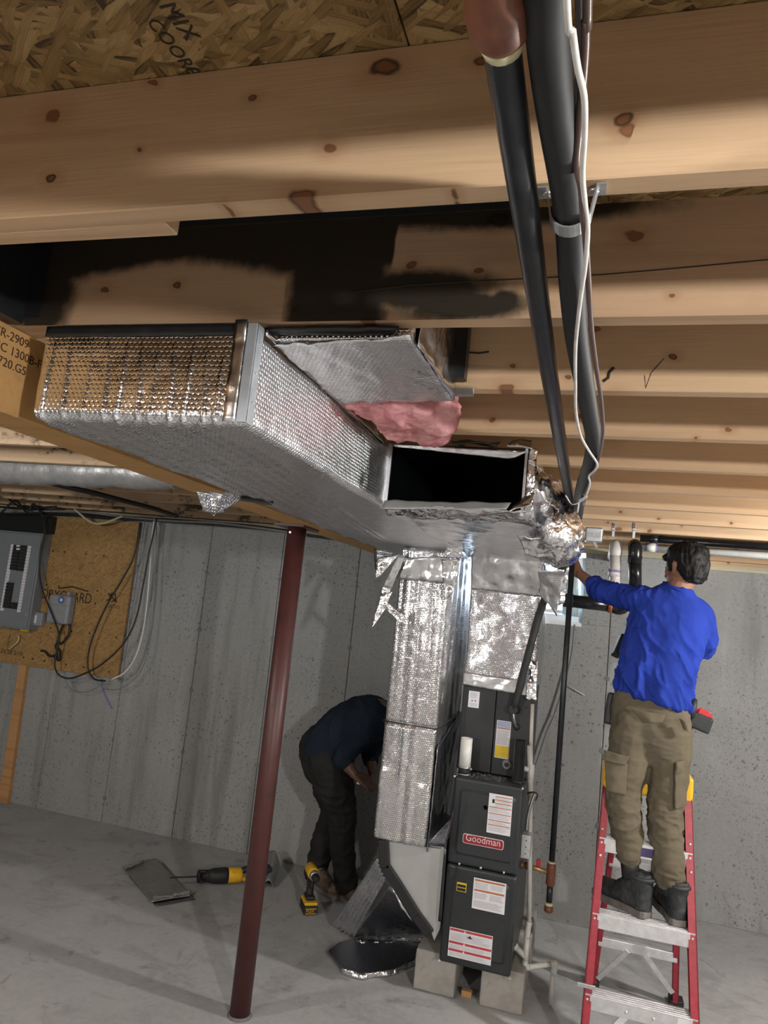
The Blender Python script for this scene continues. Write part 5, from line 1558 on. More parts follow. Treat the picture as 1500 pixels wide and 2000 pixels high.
YCB = YBD - 0.11
cable('black_cable', 'black cable hanging from the wall top past the telecom box in an S curve', [(84, 1000), (87, 1040), (80, 1075), (77, 1115), (84, 1155), (100, 1195), (113, 1230), (115, 1250), (110, 1275), (107, 1300), (115, 1318), (135, 1325), (160, 1318), (195, 1300), (230, 1270), (252, 1240), (268, 1200), (280, 1140), (290, 1085), (298, 1050), (306, 1012)], YCB, 0.0065, 'wire_black')
cable('black_cable', 'black cable looping from the board top right corner down past its lower edge', [(274, 1020), (262, 1085), (240, 1130), (210, 1180), (187, 1230), (174, 1270), (172, 1305), (184, 1326), (206, 1330)], YCB + 0.02, 0.0065, 'wire_black')
cable('white_cable', 'white cable curving from the wall top to the lower corner of the board', [(302, 1010), (296, 1060), (293, 1110), (288, 1170), (280, 1230), (266, 1280), (245, 1312), (218, 1327)], YCB + 0.03, 0.0065, 'wire_white')
cable('thin_grey_cable', 'thin grey cable in the widest loop right of the mounting board', [(306, 1020), (304, 1100), (300, 1190), (292, 1260), (280, 1300), (260, 1328), (232, 1346), (205, 1345), (190, 1333)], YCB + 0.04, 0.0035, 'wire_grey')
cable('thin_grey_cable', 'thin grey cable loop sagging below the mounting board edge', [(125, 1322), (138, 1345), (165, 1352), (190, 1343), (205, 1330)], YCB + 0.045, 0.0035, 'wire_grey')
cable('purple_cable', 'thin violet cable end dropping below the board lower right corner', [(198, 1325), (200, 1345), (208, 1365), (218, 1384)], YW - 0.012, 0.005, 'purple')
cable('telecom_lead', 'left black lead leaving the bottom of the telecom box', [(126, 1217), (117, 1235), (112, 1255)], YBD - 0.03, 0.008, 'wire_black')
cable('telecom_lead', 'right black lead leaving the bottom of the telecom box', [(136, 1219), (134, 1240), (120, 1258)], YBD - 0.03, 0.008, 'wire_black')
cable('power_lead', 'bundled black lead with plug hanging below the telecom box', [(116, 1254), (110, 1262), (116, 1275), (108, 1282), (116, 1288), (112, 1266)], YBD - 0.03, 0.014, 'wire_black')
cable('power_plug', 'black plug on a short lead beside the bundled cord', [(80, 1271), (88, 1272), (96, 1281), (108, 1281)], YBD - 0.03, 0.009, 'wire_black')
cable('ground_wire', 'pale curled wire below the yellow tag of the panel', [(34, 1242), (37, 1246), (33, 1255), (25, 1262), (18, 1268)], YBD - 0.03, 0.006, 'wire_yellow')
for i, (seq, mat, lab) in enumerate((
        ([(0, 990), (90, 996), (180, 1004), (280, 1012), (380, 1018), (480, 1026), (560, 1036), (585, 1040)], 'wire_black', 'uppermost black cable of the run along the top of the back wall'),
        ([(0, 1004), (100, 1003), (200, 1010), (300, 1016), (400, 1023), (500, 1031), (580, 1042), (720, 1062)], 'wire_black', 'longest black cable of the run along the top of the back wall'),
        ([(60, 998), (160, 1000), (240, 1009), (330, 1017), (420, 1021), (520, 1033), (600, 1046)], 'wire_grey', 'grey cable within the run along the top of the back wall'),
        ([(145, 994), (175, 1018), (200, 1022), (240, 1008)], 'wire_yellow', 'yellowish cable sagging across the top of the mounting board'),
        ([(0, 955), (30, 985), (60, 992), (110, 990)], 'wire_black', 'black cable bundle arching over the electrical panel'),
        ([(4, 1000), (30, 978), (52, 1000), (66, 985), (86, 1010)], 'wire_black', 'black cables knotted above the electrical panel'))):
    cable('wall_top_cable' if i < 3 else 'panel_feed_cable', lab, seq, YBD - 0.06 - 0.02 * i, 0.009, mat)
cap = MB().box(tuple(py(308, 1028, YW - 0.03) - V(0.02, 0.01, 0)), tuple(py(311, 1008, YW - 0.03) + V(0.015, 0.029, 0))).build('wall_conduit_stub', M['pvc_grey'], bevel=0.006)
tag(cap, 'small pale conduit stub at the wall top right of the mounting board', 'conduit')
bx = MB().box((-5.6, YBD - 0.05, zt_ + 0.005), (xr_ + 0.02, YBD - 0.002, 0.455)).build('dark_backing', M['black_foil'])
tag(bx, 'dark dusty backing panel above the electrical panel', 'board')

# ------------------------------------------------------------------ tools on the floor
def saw():
    b0, b1 = pz(336, 1711, FLOOR + 0.05), pz(386, 1712, FLOOR + 0.05)
    ax = (pz(530, 1706, FLOOR + 0.055) - pz(386, 1712, FLOOR + 0.055))
    ax.z = 0
    L = ax.length
    ax.normalize()
    side = Vector((-ax.y, ax.x, 0))
    o = pz(386, 1712, FLOOR + 0.052)
    o.z = FLOOR + 0.052
    s = thing('reciprocating_saw', 'yellow and black cordless reciprocating saw lying on the floor behind the column', 'saw', (o.x, o.y, FLOOR))
    up = V(0, 0, 1)
    MB().bar(o - ax * 0.17, o + ax * 0.02, 0.002, 0.02, side).build('blade', M['black_plastic'], s)
    MB().lathe(o, ax, [(0, 0.034), (0.012, 0.036), (0.014, 0.026), (0.05, 0.027), (0.05, 0.036), (0.062, 0.038), (0.064, 0.034)], 14).build('shoe', M['black_plastic'], s)
    for a_ in range(6):
        t_ = a_ * math.pi / 3
        d_ = side * math.cos(t_) + up * math.sin(t_)
        MB().bar(o + d_ * 0.034, o + ax * 0.06 + d_ * 0.034, 0.008, 0.006).build('shoe_rib', M['black_plastic'], s)
    MB().lathe(o, ax, [(0.06, 0.036), (0.10, 0.046), (0.17, 0.049), (0.19, 0.046)], 16).build('gear_housing', M['black_plastic'], s)
    q = o + ax * 0.13 - V(0.16, 0.95, 0).normalized() * 0.046 + up * 0.004
    MB().box(tuple(q - V(0.012, 0.004, 0.013)), tuple(q + V(0.012, 0.004, 0.013))).build('badge', M['yellow'], s, bevel=0.003)
    MB().lathe(o, ax, [(0.185, 0.044), (0.20, 0.047), (0.27, 0.044), (0.28, 0.038)], 16).build('motor_housing', M['yellow'], s)
    MB().tube(smooth_path([o + ax * 0.27 + up * 0.02, o + ax * 0.32 + up * 0.035, o + ax * 0.37 + up * 0.02, o + ax * 0.39 - up * 0.01], 6), 0.020, 12).build('handle', M['black_plastic'], s)
    MB().tube(smooth_path([o + ax * 0.27 - up * 0.02, o + ax * 0.34 - up * 0.032, o + ax * 0.43 - up * 0.012], 6), 0.014, 12).build('handle_guard', M['yellow'], s)
    c_ = o + ax * 0.43
    MB().bar(c_ - ax * 0.04, c_ + ax * 0.04, 0.085, 0.095, up).build('battery', M['black_plastic'], s, bevel=0.008)
    return s, ax, o


SAW, sax, so = saw()
fr = thing('foil_scrap_piece', 'curved shiny foil offcut on the floor right behind the column', 'foil', pz(525, 1725, FLOOR))
MB().sheet(pz(512, 1732, FLOOR + 0.01), pz(534, 1734, FLOOR + 0.01), pz(547, 1692, FLOOR + 0.06), pz(528, 1664, FLOOR + 0.10), 10, 14, 0.004,
           lambda u, v, p, n: p + n * (0.05 * math.sin(u * 3.14)) + n * 0.01 * noise.noise(p * 25)).build('sheet', M['silver_jacket'], fr)
MB().tube(smooth_path([pz(524, 1662, FLOOR + 0.10), pz(540, 1672, FLOOR + 0.09), pz(545, 1692, FLOOR + 0.06), pz(532, 1732, FLOOR + 0.012)], 5), 0.006, 6).build('rolled_edge', M['crumple'], fr)


def drill(name, label, origin, fwd, upv, scale=1.0, stand=True):
    """pistol shaped cordless drill; origin is the middle of the battery base"""
    f = Vector(fwd).normalized()
    u = Vector(upv).normalized()
    s_ = u.cross(f).normalized()
    f = s_.cross(u)
    o = Vector(origin)
    t = thing(name, label, 'drill', o)

    def at(a, b, c): return o + f * a * scale + s_ * b * scale + u * c * scale
    MB().bar(at(0, 0, 0.0), at(0, 0, 0.045), 0.075 * scale, 0.125 * scale, f).build('battery', M['black_plastic'], t, bevel=0.008 * scale)
    MB().bar(at(0, 0, 0.045), at(0, 0, 0.062), 0.072 * scale, 0.115 * scale, f).build('base', M['yellow'], t, bevel=0.006 * scale)
    for dz in (0.010, 0.034):
        MB().bar(at(0.064, -0.03, dz), at(0.064, 0.03, dz), 0.003 * scale, 0.003 * scale).build('battery_line', M['yellow'], t)
    MB().bar(at(-0.005, 0, 0.06), at(-0.005, 0, 0.085), 0.05 * scale, 0.08 * scale, f).build('foot', M['black_plastic'], t, bevel=0.01 * scale)
    MB().tube(smooth_path([at(-0.01, 0, 0.07), at(-0.015, 0, 0.11), at(-0.006, 0, 0.15), at(0.0, 0, 0.175)], 5), [0.021 * scale] * 5 + [0.019 * scale] * 5 + [0.022 * scale] * 6, 12).build('grip', M['black_plastic'], t)
    MB().bar(at(0.018, 0, 0.125), at(0.018, 0, 0.155), 0.016 * scale, 0.018 * scale, f).build('trigger', M['black_plastic'], t, bevel=0.004)
    MB().lathe(at(-0.07, 0, 0.20), f, [(0, 0.024 * scale), (0.01 * scale, 0.031 * scale), (0.10 * scale, 0.032 * scale), (0.115 * scale, 0.028 * scale)], 14).build('motor_housing', M['yellow'], t)
    MB().lathe(at(0.045, 0, 0.20), f, [(0, 0.027 * scale), (0.025 * scale, 0.028 * scale), (0.03 * scale, 0.022 * scale)], 14).build('gear_collar', M['steel'], t)
    MB().lathe(at(0.075, 0, 0.20), f, [(0, 0.021 * scale), (0.03 * scale, 0.02 * scale), (0.045 * scale, 0.011 * scale)], 14).build('chuck', M['black_plastic'], t)
    if stand:
        text_mesh('FLEX', 0.020 * scale, at(0.0632, -0.026, 0.016), s_, u, 0.0005).build('battery_lettering', M['yellow'], t)
    return t


dcen = pz(602, 1778, FLOOR + 0.003); dcen.z = FLOOR + 0.001
DR = drill('cordless_drill', 'yellow and black cordless drill standing on its battery on the floor', dcen, (0.55, -0.85, 0), (0.0, 0.0, 1), 1.12)

# ------------------------------------------------------------------ ladder
ld = thing('step_ladder', 'red fibreglass step ladder with aluminium steps under the man in blue', 'ladder', (0.3, 3.85, FLOOR))


def fL(z): return V(0.098 + 0.040 * (z + 1.555), 3.50 + 0.235 * (z + 1.555), z)


def fR(z): return V(0.500 - 0.048 * (z + 1.555), 3.50 + 0.235 * (z + 1.555), z)


ZTOP = -0.67


def channel(p, q, sgn, parent, name='rail', w=0.034, d=0.064, dark=False):
    """C section: web outside, two flanges inwards"""
    m = MB()
    t_ = 0.005
    yv = V(0, 1, 0)
    for (x0_, x1_, y0_, y1_) in ((0, t_, 0, d), (0, w, 0, t_), (0, w, d - t_, d)):
        c = []
        for base in (p, q):
            for (xx, yy_) in ((x0_, y0_), (x1_, y0_), (x1_, y1_), (x0_, y1_)):
                c.append(base + V(sgn * xx, yy_, 0))
        if sgn > 0:
            fcs = [(3, 2, 1, 0), (4, 5, 6, 7), (0, 1, 5, 4), (1, 2, 6, 5), (2, 3, 7, 6), (3, 0, 4, 7)]
        else:
            fcs = [(0, 1, 2, 3), (7, 6, 5, 4), (4, 5, 1, 0), (5, 6, 2, 1), (6, 7, 3, 2), (7, 4, 0, 3)]
        m.add(c, fcs)
    return m.build(name, M['red_rail'], parent)


channel(fL(FLOOR + 0.02) - V(0.03, 0, 0), fL(ZTOP) - V(0.03, 0, 0), 1, ld)
channel(fR(FLOOR + 0.02) + V(0.03, 0, 0), fR(ZTOP) + V(0.03, 0, 0), -1, ld)


def rL(z): return V(0.185 - 0.062 * ((ZTOP - z) / 1.19), 3.80 + 0.47 * ((ZTOP - z) / 1.19), z)


def rR(z): return V(0.450 + 0.085 * ((ZTOP - z) / 1.19), 3.80 + 0.47 * ((ZTOP - z) / 1.19), z)


channel(rL(FLOOR + 0.02) - V(0.01, 0, 0), rL(ZTOP) - V(0.01, 0, 0), 1, ld, 'rear_rail', 0.028, 0.045)
channel(rR(FLOOR + 0.02) + V(0.01, 0, 0), rR(ZTOP) + V(0.01, 0, 0), -1, ld, 'rear_rail', 0.028, 0.045)
for p in (fL(FLOOR), fR(FLOOR), rL(FLOOR), rR(FLOOR)):
    MB().box((p.x - 0.035, p.y - 0.005, FLOOR + 0.0005), (p.x + 0.035, p.y + 0.07, FLOOR + 0.03)).build('foot', M['black_plastic'], ld, bevel=0.004)
for i, z in enumerate((-1.555, -1.25, -0.945)):
    a, b = fL(z), fR(z)
    s = MB().box((a.x - 0.024, a.y - 0.002, z - 0.006), (b.x + 0.024, a.y + 0.078, z)).build('step', M['alu'], ld)
    MB().box((a.x - 0.004, a.y - 0.006, z - 0.060), (b.x + 0.004, a.y - 0.002, z)).build('step_lip', M['alu'], s, bevel=0.0015)
    MB().box((a.x - 0.004, a.y + 0.076, z - 0.03), (b.x + 0.004, a.y + 0.079, z)).build('rear_lip', M['alu'], s)
    for k in range(4):
        yy_ = a.y + 0.008 + k * 0.018
        MB().box((a.x - 0.02, yy_, z), (b.x + 0.02, yy_ + 0.008, z + 0.0022)).build('tread_rib', M['alu'], s)
    for p, sg in ((a, -1), (b, 1)):
        MB().lathe((p.x + sg * 0.014, p.y - 0.0, z - 0.022), (0, -1, 0), [(0, 0.0075), (0.003, 0.0068), (0.006, 0.0035)], 10).build('rivet', M['screw'], s)
    if i == 0:
        for u in (0.36, 0.63):
            MB().lathe((a.x + (b.x - a.x) * u, a.y - 0.006, z - 0.035), (0, -1, 0), [(0, 0.0075), (0.003, 0.0068), (0.006, 0.0035)], 10).build('rivet', M['screw'], s)
        MB().box((b.x - 0.055, a.y - 0.0075, z - 0.052), (b.x - 0.006, a.y - 0.0058, z - 0.008)).build('paint_smear', M['paper'], s)
    if i == 2:
        MB().box((a.x + 0.10, a.y - 0.0075, z - 0.050), (b.x - 0.10, a.y - 0.0058, z - 0.012)).build('purple_label', plain('label_purple', (0.05, 0.035, 0.12), 0.5), s)
for z, dx in ((-0.91, 0), (-1.02, 0)):
    for p, sg in ((fL(z), -1), (fR(z), 1)):
        MB().lathe((p.x + sg * 0.014, p.y, z), (0, -1, 0), [(0, 0.0065), (0.003, 0.006), (0.005, 0.003)], 10).build('rivet', M['screw'], ld)
MB().box((fL(ZTOP).x - 0.035, fL(ZTOP).y - 0.015, ZTOP - 0.075), (fR(ZTOP).x + 0.036, fL(ZTOP).y + 0.15, ZTOP + 0.035)).build('top_cap', M['yellow'], ld, bevel=0.012, seg=3)
MB().box((rL(-1.6).x, rL(-1.6).y - 0.004, -1.612), (rR(-1.6).x, rL(-1.6).y + 0.026, -1.568)).build('rear_bar', M['alu'], ld, bevel=0.002)
MB().box((rL(-1.15).x, rL(-1.15).y, -1.165), (rR(-1.15).x, rL(-1.15).y + 0.02, -1.125)).build('rear_bar', M['alu'], ld, bevel=0.002)
mid = (rL(-1.6) + rR(-1.6)) / 2
for u, tgt in ((0.38, rL(-1.80)), (0.60, rR(-1.78))):
    p = rL(-1.6).lerp(rR(-1.6), u) + V(0, -0.008, -0.005)
    MB().bar(p, tgt + V(0.02 if u < 0.5 else -0.02, -0.012, 0), 0.024, 0.005, V(0, 1, 0)).build('rear_brace', M['alu'], ld)
for u, tgt in ((0.36, fL(-1.79)), (0.63, fR(-1.79))):
    p = fL(-1.6).lerp(fR(-1.6), u) + V(0, 0.02, -0.012)
    MB().bar(p, tgt + V(0.0, 0.02, 0), 0.028, 0.006, V(0, 1, 0)).build('front_brace', M['alu'], ld)
for a, b in ((fL(-1.03), rL(-1.03)), (fR(-1.03), rR(-1.03))):
    sgn = 1 if a.x < 0.3 else -1
    MB().bar(a + V(0, 0.03, 0), b + V(0, 0.0, 0), 0.004, 0.022, V(1, 0, 0)).build('spreader', M['alu'], ld)
cl = fL(-1.52)
MB().box((cl.x - 0.062, cl.y - 0.012, -1.535), (cl.x + 0.015, cl.y - 0.002, -1.518)).build('wire_clip', M['galv'], ld, bevel=0.002)

# ------------------------------------------------------------------ people
class Flesh:
    """a union of tapered limbs that is remeshed into one continuous skin"""
    def __init__(self):
        self.bm = MB()

    def limb(self, pts, r, n=14, smooth=True, flat=None):
        """pts, radii -> rounded tapered limb; flat = (axis, factor) squashes the section"""
        pts = [Vector(p) for p in pts]
        if smooth and len(pts) > 2:
            sp = smooth_path(pts, 5)
            rr = []
            for i in range(len(pts) - 1):
                for k in range(5):
                    t_ = k / 5
                    t_ = t_ * t_ * (3 - 2 * t_)
                    rr.append(r[i] * (1 - t_) + r[i + 1] * t_)
            rr.append(r[-1])
        else:
            sp, rr = pts, list(r)
        d0 = (sp[0] - sp[1]).normalized(); d1 = (sp[-1] - sp[-2]).normalized()
        s0 = [sp[0] + d0 * rr[0] * k for k in (0.95, 0.75, 0.4)]
        e0 = [rr[0] * k for k in (0.3, 0.66, 0.92)]
        s1 = [sp[-1] + d1 * rr[-1] * k for k in (0.4, 0.75, 0.95)]
        e1 = [rr[-1] * k for k in (0.92, 0.66, 0.3)]
        m = MB().tube(s0 + sp + s1, e0 + rr + e1, n)
        if flat:
            axd, fac, c = flat
            axd = Vector(axd).normalized()
            for v in m.v: v -= axd * ((v - c).dot(axd) * (1 - fac))
        self.bm.add(m.v, m.f)
        return self

    def rings(self, ring, n=28, p=2.4):
        """ring: (center, half width vector, half depth vector) from bottom to top, super-elliptic"""
        vs, fs = [], []
        for c, a, b in ring:
            c, a, b = Vector(c), Vector(a), Vector(b)
            for k in range(n):
                t_ = 2 * math.pi * k / n
                ca, sa = math.cos(t_), math.sin(t_)
                vs.append(c + a * math.copysign(abs(ca) ** (2 / p), ca) + b * math.copysign(abs(sa) ** (2 / p), sa))
        m = len(ring)
        for i in range(m - 1):
            for k in range(n):
                k2 = (k + 1) % n
                fs.append((i * n + k, i * n + k2, (i + 1) * n + k2, (i + 1) * n + k))
        fs.append(tuple(reversed(range(n))))
        fs.append(tuple((m - 1) * n + k for k in range(n)))
        self.bm.add(vs, fs)
        return self

    def ball(self, c, r, n=16):
        c = Vector(c)
        r = (r, r, r) if not hasattr(r, '__len__') else r
        vs, fs = [], []
        for j in range(n // 2 + 1):
            th = math.pi * j / (n // 2)
            for i in range(n):
                ph = 2 * math.pi * i / n
                vs.append(c + V(max(math.sin(th), 1e-3) * math.cos(ph) * r[0], max(math.sin(th), 1e-3) * math.sin(ph) * r[1], math.cos(th) * r[2]))
        for j in range(n // 2):
            for i in range(n):
                i2 = (i + 1) % n
                fs.append((j * n + i, (j + 1) * n + i, (j + 1) * n + i2, j * n + i2))
        self.bm.add(vs, fs)
        return self

    def build(self, name, mat, parent, voxel=0.006, smooth=4, disp=None):
        me = bpy.data.meshes.new('tmp')
        me.from_pydata(self.bm.v, [], self.bm.f)
        bm_ = bmesh.new(); bm_.from_mesh(me)
        bmesh.ops.recalc_face_normals(bm_, faces=bm_.faces)
        bm_.to_mesh(me); bm_.free()
        ob = bpy.data.objects.new('tmp', me)
        COL.objects.link(ob)
        r = ob.modifiers.new('r', 'REMESH'); r.mode = 'VOXEL'; r.voxel_size = voxel
        if smooth:
            s = ob.modifiers.new('s', 'SMOOTH'); s.factor = 0.5; s.iterations = smooth
        dg = bpy.context.evaluated_depsgraph_get()
        out = bpy.data.meshes.new_from_object(ob.evaluated_get(dg))
        bpy.data.objects.remove(ob); bpy.data.meshes.remove(me)
        nv = len(out.vertices)
        co = np.empty(nv * 3); out.vertices.foreach_get('co', co); co = co.reshape(-1, 3)
        if disp:
            no = np.empty(nv * 3); out.vertices.foreach_get('normal', no); no = no.reshape(-1, 3)
            h = np.array([disp(Vector(co[i]), Vector(no[i])) for i in range(nv)])
            co = co + no * h[:, None]
        root = np.zeros(3); p = parent
        while p is not None:
            root += np.array(p.location); p = p.parent
        out.vertices.foreach_set('co', (co - root).ravel())
        out.name = name
        out.polygons.foreach_set('use_smooth', [True] * len(out.polygons))
        finish(out, root)
        out.materials.clear(); out.materials.append(mat)
        o = bpy.data.objects.new(name, out)
        COL.objects.link(o)
        o.parent = parent
        return o


def folds(amp, dirs, base=26, fine=0.35):
    """cloth creases: ridged noise stretched along a direction"""
    d = Vector(dirs).normalized()

    def fn(p, n):
        q = p - d * p.dot(d) * 0.72
        a = 1 - abs(noise.noise(q * base))
        b = 1 - abs(noise.noise(q * base * 1.9 + V(5, 3, 1)))
        return amp * ((a ** 3 - 0.45) + fine * (b ** 3 - 0.4))
    return fn


def hand(fl, wrist, d, palm_n, side, s=1.0, curl=0.6, spread=0.13):
    """d: along the fingers, palm_n: out of the palm, side: towards the thumb"""
    d, palm_n, side = Vector(d).normalized(), Vector(palm_n).normalized(), Vector(side).normalized()
    w = Vector(wrist)
    pc = w + d * 0.055 * s
    for k in (-1.5, -0.5, 0.5, 1.5):
        fl.limb([w + d * 0.01 * s + side * k * 0.010 * s, w + d * 0.085 * s + side * k * 0.020 * s], [0.016 * s, 0.0135 * s], 10, False)
    for k, L in zip((1.5, 0.5, -0.5, -1.5), (0.072, 0.080, 0.075, 0.058)):
        b = w + d * 0.088 * s + side * k * 0.020 * s
        pts = [b]
        a = 0.25 * curl
        for seg in (0.46, 0.30, 0.24):
            dd = (d * math.cos(a) + palm_n * math.sin(a) + side * k * spread * 0.3).normalized()
            pts.append(pts[-1] + dd * L * seg * s)
            a += curl
        fl.limb(pts, [0.0095 * s, 0.0088 * s, 0.008 * s, 0.007 * s], 8, False)
    b = w + d * 0.022 * s + side * 0.024 * s
    pts = [b, b + (side * 0.75 + d * 0.55 + palm_n * 0.25).normalized() * 0.040 * s]
    pts.append(pts[-1] + (d * 0.85 + side * 0.35 + palm_n * 0.35).normalized() * 0.030 * s)
    pts.append(pts[-1] + (d * 0.9 + palm_n * 0.5).normalized() * 0.022 * s)
    fl.limb(pts, [0.014 * s, 0.0115 * s, 0.010 * s, 0.008 * s], 8, False)


def head(fl, c, f, up, s=1.0):
    """c: centre of the skull at eye height, f: facing direction"""
    f = Vector(f).normalized()
    r = f.cross(Vector(up)).normalized()     # the person's right
    u = r.cross(f)
    c = Vector(c)

    def P(a, b, d): return c + f * a * s + r * b * s + u * d * s
    ring = [(P(0.050, 0, -0.118), r * 0.018 * s, f * 0.018 * s), (P(0.045, 0, -0.108), r * 0.034 * s, f * 0.040 * s), (P(0.030, 0, -0.075), r * 0.054 * s, f * 0.062 * s),
            (P(0.012, 0, -0.035), r * 0.066 * s, f * 0.080 * s), (P(0.0, 0, 0.010), r * 0.073 * s, f * 0.093 * s), (P(-0.004, 0, 0.05), r * 0.074 * s, f * 0.094 * s),
            (P(-0.008, 0, 0.085), r * 0.062 * s, f * 0.078 * s), (P(-0.010, 0, 0.108), r * 0.036 * s, f * 0.048 * s), (P(-0.010, 0, 0.116), r * 0.012 * s, f * 0.016 * s)]
    fl.rings(ring, 26, 2.15)
    fl.limb([P(0.092, 0, 0.012), P(0.104, 0, -0.015), P(0.112, 0, -0.034)], [0.008 * s, 0.010 * s, 0.0125 * s], 8)      # nose
    fl.limb([P(0.096, -0.011, -0.036), P(0.096, 0.011, -0.036)], [0.008 * s, 0.008 * s], 8, False)
    fl.limb([P(0.080, -0.036, 0.022), P(0.091, 0, 0.024), P(0.080, 0.036, 0.022)], [0.007 * s, 0.009 * s, 0.007 * s], 8)       # brow
    fl.limb([P(0.086, -0.022, -0.064), P(0.096, 0, -0.062), P(0.086, 0.022, -0.064)], [0.006 * s, 0.007 * s, 0.006 * s], 8)
    fl.limb([P(0.082, -0.018, -0.076), P(0.092, 0, -0.075), P(0.082, 0.018, -0.076)], [0.006 * s, 0.008 * s, 0.006 * s], 8)
    fl.limb([P(0.078, -0.01, -0.108), P(0.078, 0.01, -0.108)], [0.014 * s, 0.014 * s], 8, False)
    for sg in (-1, 1):
        e = [P(-0.008, sg * 0.078, 0.026), P(-0.016, sg * 0.086, 0.014), P(-0.012, sg * 0.084, -0.006), P(-0.002, sg * 0.077, -0.028)]
        fl.limb(e, [0.010 * s, 0.013 * s, 0.011 * s, 0.008 * s], 8)
        fl.limb([P(0.070, sg * 0.036, -0.018), P(0.058, sg * 0.048, -0.022)], [0.018 * s, 0.018 * s], 8, False)
    return P


# ---- man in the blue shirt on the ladder
MY = 3.74
man = thing('person', 'black haired man in blue shirt and khaki cargo trousers standing on the ladder', 'person', (0.36, 3.66, -1.25))
J = lambda x, y, Y=MY: py(x, y, Y)
hc = J(1338, 1106, 3.73)
fdir = V(-0.66, 0.75, -0.02)
sk = Flesh()
head(sk, hc + V(-0.0, 0, -0.012), fdir, (0, 0, 1), 0.98)
sk.limb([J(1322, 1190), J(1326, 1150, 3.735), hc + V(0.004, 0.0, -0.05)], [0.075, 0.058, 0.055])
# left arm reaching to the foil
shL, elL, wrL = J(1258, 1172, 3.76), J(1172, 1152, 3.93), J(1134, 1122, 4.03)
sk.limb([shL, shL.lerp(elL, 0.5), elL], [0.050, 0.043, 0.036])
sk.limb([elL, elL.lerp(wrL, 0.35) + V(0, 0, -0.004), wrL], [0.036, 0.037, 0.026])
hd = (J(1112, 1102, 4.07) - wrL).normalized()
hand(sk, wrL, hd, V(-0.55, 0.75, -0.3), V(0.2, -0.2, 1.0), 1.0, 0.55)
# right arm folded in front
shR, elR, wrR = J(1366, 1205, 3.76), J(1376, 1262, 3.84), J(1290, 1272, 4.02)
sk.limb([shR, shR.lerp(elR, 0.5), elR], [0.055, 0.048, 0.042])
sk.limb([elR, elR.lerp(wrR, 0.35), wrR], [0.042, 0.040, 0.027])
hand(sk, wrR, (-1, 0.25, 0.05), V(-0.3, 0.6, -0.5), V(0, 0.2, 1), 1.0, 0.9)
# torso and legs under the clothes
sk.limb([J(1274, 1410, 3.73), J(1280, 1330), J(1300, 1260), J(1313, 1195)], [0.105, 0.10, 0.11, 0.09])
hipL, knL, anL = J(1238, 1425, 3.72), J(1218, 1558, 3.69), J(1229, 1700, 3.665)
hipR, knR, anR = J(1308, 1430, 3.72), J(1299, 1588, 3.69), J(1306, 1735, 3.655)
for a, b, c in ((hipL, knL, anL), (hipR, knR, anR)):
    sk.limb([a, b, c], [0.075, 0.05, 0.036])
sk.build('body', M['skin'], man, 0.0042, 3)
# eye balls and brows are small parts
r_ = fdir.cross(V(0, 0, 1)).normalized()
hc2 = hc + V(0, 0, -0.012)
for sg in (-1, 1):
    MB().lathe(hc2 + fdir.normalized() * 0.078 + r_ * 0.032 * sg, fdir, [(0, 0.012), (0.006, 0.010), (0.010, 0.004)], 10).build('eye', M['paper'], man)
    MB().lathe(hc2 + fdir.normalized() * 0.0835 + r_ * 0.032 * sg, fdir, [(0, 0.006), (0.006, 0.004)], 8).build('pupil', M['black_print'], man)
# hair
hr = Flesh()
u_ = V(0, 0, 1)


def HP(a, b, d): return hc2 + fdir.normalized() * a + r_ * b + u_ * d


hr.rings([(HP(-0.062, 0, -0.072), r_ * 0.046, fdir * 0.024), (HP(-0.052, 0, -0.045), r_ * 0.066, fdir * 0.052), (HP(-0.036, 0, -0.005), r_ * 0.080, fdir * 0.076), (HP(-0.024, 0, 0.03), r_ * 0.087, fdir * 0.096),
          (HP(-0.010, 0, 0.06), r_ * 0.090, fdir * 0.108), (HP(-0.008, 0, 0.09), r_ * 0.082, fdir * 0.100), (HP(-0.010, 0, 0.116), r_ * 0.058, fdir * 0.074), (HP(-0.012, 0, 0.131), r_ * 0.024, fdir * 0.032)], 26, 2.1)
hr.limb([HP(0.072, -0.055, 0.050), HP(0.094, -0.02, 0.058), HP(0.096, 0.025, 0.056), HP(0.076, 0.055, 0.048)], [0.018, 0.020, 0.020, 0.018], 10)
for sg in (-1, 1):
    hr.limb([HP(0.03, 0.076 * sg, 0.03), HP(0.022, 0.074 * sg, -0.012)], [0.016, 0.009], 8, False)


def hair_d(p, n):
    q = V(p.x, p.y, p.z * 0.45)
    return 0.009 * noise.noise(q * 30) + 0.006 * noise.noise(q * 75) - 0.002


hr.build('hair', M['hair'], man, 0.004, 2, hair_d)
# shirt
sh = Flesh()
W, D = 1.0, 1.0
px_m = 408.0


def ring(x, y, wpx, dep, Y=MY, tilt=0.0, yaw=0.0):
    c = J(x, y, Y)
    a = V(math.cos(yaw), math.sin(yaw), -tilt) * (wpx / 2 / px_m)
    return (c, a, V(-math.sin(yaw), math.cos(yaw), 0) * dep)


